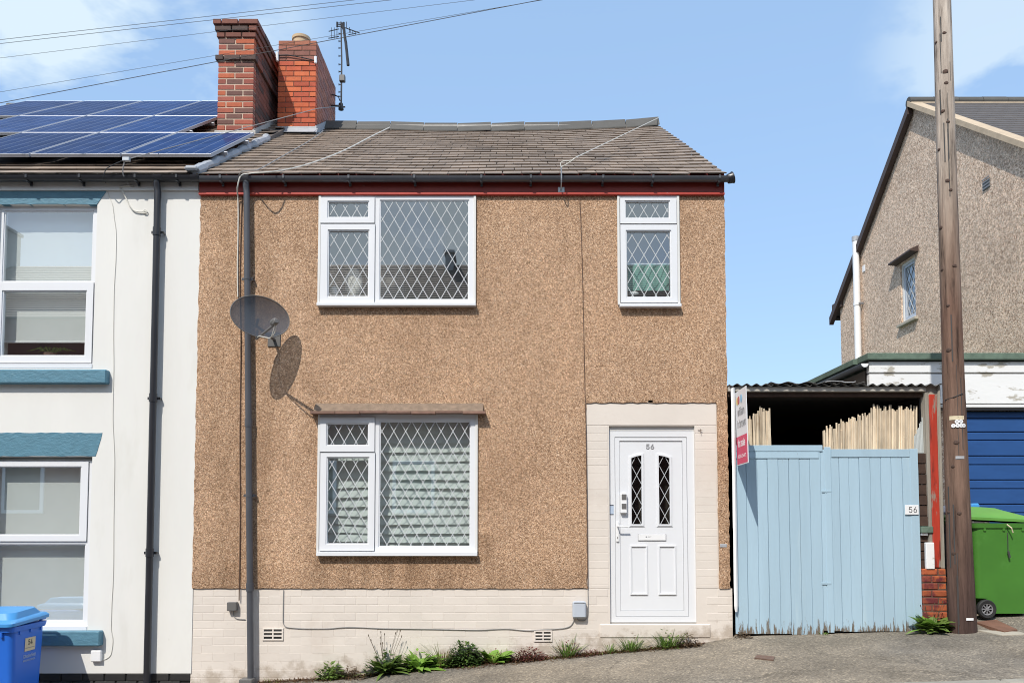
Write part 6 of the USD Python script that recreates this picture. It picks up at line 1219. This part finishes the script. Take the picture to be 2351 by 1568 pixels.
weed('sedum', 'small low reddish mat between two grass tufts', 'weed', 1350, 1502, 60, 14, [gL(150, L_red, .018), ('blade', 'grass', 24, L_grass, 0)], 11)
weed('grass_tuft', 'small narrow grass tuft left of the door step', 'grass tuft', 1401, 1496, 16, 30, [('blade', 'grass', 34, L_gg, 0)], 12)
weed('grass_tuft', 'bright upright grass tuft under the left side of the front door', 'grass tuft', 1447, 1492, 44, 40, [('blade', 'grass', 100, L_gg, 0), gL(40, L_brown, .018)], 13)
weed('grass_tuft', 'broad green grass tuft under the right side of the front door', 'grass tuft', 1533, 1486, 66, 42, [('blade', 'grass', 150, L_gg, 0), gL(60, L_green, .025)], 14)
weed('weed', 'brown seeding weed at the right end of the door step', 'weed', 1578, 1482, 46, 28, [gL(130, L_brown, .026), ('dry_stem', 'grass', 24, L_dry, 0)], 15)
weed('weed', 'dry little weed at the left foot of the blue gate', 'weed', 1705, 1466, 34, 12, [gL(50, L_brown, .022), ('dry_stem', 'grass', 26, L_dry, 0)], 16)
weed('dock', 'leafy green dock with dark seed stalks in front of the brick pier', 'weed', 2140, 1449, 70, 38, [('leaf', 'broad', 34, L_green, .42), ('leaf', 'broad', 16, L_bright, .40), gL(60, L_green, .05), ('seed_stalk', 'stalk', 6, L_brown, 0)], 17, -.12)
weed('weed', 'few grass blades under the middle of the blue gate', 'weed', 1892, 1460, 40, 10, [('blade', 'grass', 22, L_gg, 0)], 18, -.03)
m = MB(); r = random.Random(78)
for k in range(420):
    u = 610 + r.random() * 990; x = at(u, 1500, -.04)[0]
    if meshkit.noise(np.array([x * 4.0, 3.0, 0]), 5) < .45: continue
    y = -.02 - abs(r.gauss(0, .05)); blade(m, (x, y, float(g(x, y))), (r.uniform(-1, 1), r.uniform(-.6, .2), r.uniform(.5, 1.4)), r.uniform(.03, .13), r.uniform(.005, .009), r.uniform(.1, .6), r)
obj('wall_foot_grass', m, L_grass, label='thin straggling grass blades all along the wall foot', cat='grass', kind='stuff')
m = MB(); r = random.Random(77)
for k in range(4200):
    s = r.random(); u = 600 + s * 1010; x = at(u, 1500, -.03)[0]; y = -.01 - abs(r.gauss(0, .085)) * (1.4 - .7 * s) * (.35 + 1.3 * meshkit.noise(np.array([x * 3.0, 0, 0]), 9)); z = float(g(x, y)) + .004; blade(m, (x, y, z), (r.uniform(-1, 1), r.uniform(-1, .3), r.uniform(0, .6)), r.uniform(.02, .055), r.uniform(.006, .014), .1, r, 2)
obj('leaf_litter', m, L_dry, label='strip of dry litter and moss along the wall foot', cat='litter', kind='stuff')
m = MB()
for k in range(2200):
    s = r.random(); u = 590 + s * 1030; x = at(u, 1500, -.03)[0]; y = -.01 - abs(r.gauss(0, .03)); z = float(g(x, y)) + .002; blade(m, (x, y, z), (r.uniform(-1, 1), r.uniform(-1, .3), r.uniform(.1, .9)), r.uniform(.015, .04), r.uniform(.006, .010), .1, r, 2)
obj('moss', m, L_red, label='patchy reddish moss growing along the wall foot', cat='moss', kind='stuff')

# ------------------------------------------------------------------ the terrace across the street, seen as a reflection in the panes
OY = -14.0; ORY = -18.0; OEZ, ORZ = 1.73 + 5.9, 1.73 + 8.75
t = thing('opposite_terrace', 'slate roofed terrace across the street, seen reflected in the upstairs panes', 'house', (0, -16, 0))
obj('wall', MB().box(-24, 24, OY - .3, OY, -2.5, OEZ), mat('opposite_brick', (.22, .10, .07), .85, var=.2, vscale=3), t)
ow = MB(); og = MB()
for i in range(-8, 9):
    for z in (2.0, 5.0): ow.box(i * 2.8 - .6, i * 2.8 + .6, OY + .002, OY + .06, z, z + 1.5, .01); og.box(i * 2.8 - .5, i * 2.8 + .5, OY + .062, OY + .066, z + .1, z + 1.4)
wq = obj('window', ow, M_upvc, t, kind='stuff'); obj('pane', og, M_black, wq, kind='stuff')
om = MB(); ns = 26
for i in range(ns):
    a, b = i / ns, (i + 1.25) / ns; om.add([(-24, OY + .2 + (ORY - OY - .2) * a, OEZ + (ORZ - OEZ) * a + .03), (24, OY + .2 + (ORY - OY - .2) * a, OEZ + (ORZ - OEZ) * a + .03), (24, OY + .2 + (ORY - OY - .2) * b, OEZ + (ORZ - OEZ) * b), (-24, OY + .2 + (ORY - OY - .2) * b, OEZ + (ORZ - OEZ) * b), (-24, OY + .2 + (ORY - OY - .2) * a, OEZ + (ORZ - OEZ) * a), (24, OY + .2 + (ORY - OY - .2) * a, OEZ + (ORZ - OEZ) * a)], [[0, 1, 2, 3], [4, 5, 1, 0]])
ro = obj('roof', om, M_slate, t); obj('rear_slope', MB().add([(-24, ORY, ORZ), (24, ORY, ORZ), (24, -22, OEZ), (-24, -22, OEZ)], [[0, 1, 2, 3]]), M_slate2, ro)
for x, hh, ww in ((-17.6, 1.2, .45), (-9.0, 1.3, .45), (-2.1, .25, .13), (6.5, 1.2, .45), (14, 1.2, .45)): obj('chimney', MB().box(x - ww, x + ww, ORY - .5, ORY + .5, ORZ - .8, ORZ + hh, .02).box(x - ww - .05, x + ww + .05, ORY - .55, ORY + .55, ORZ + hh, ORZ + hh + .1, .01), M_mortar, ro)
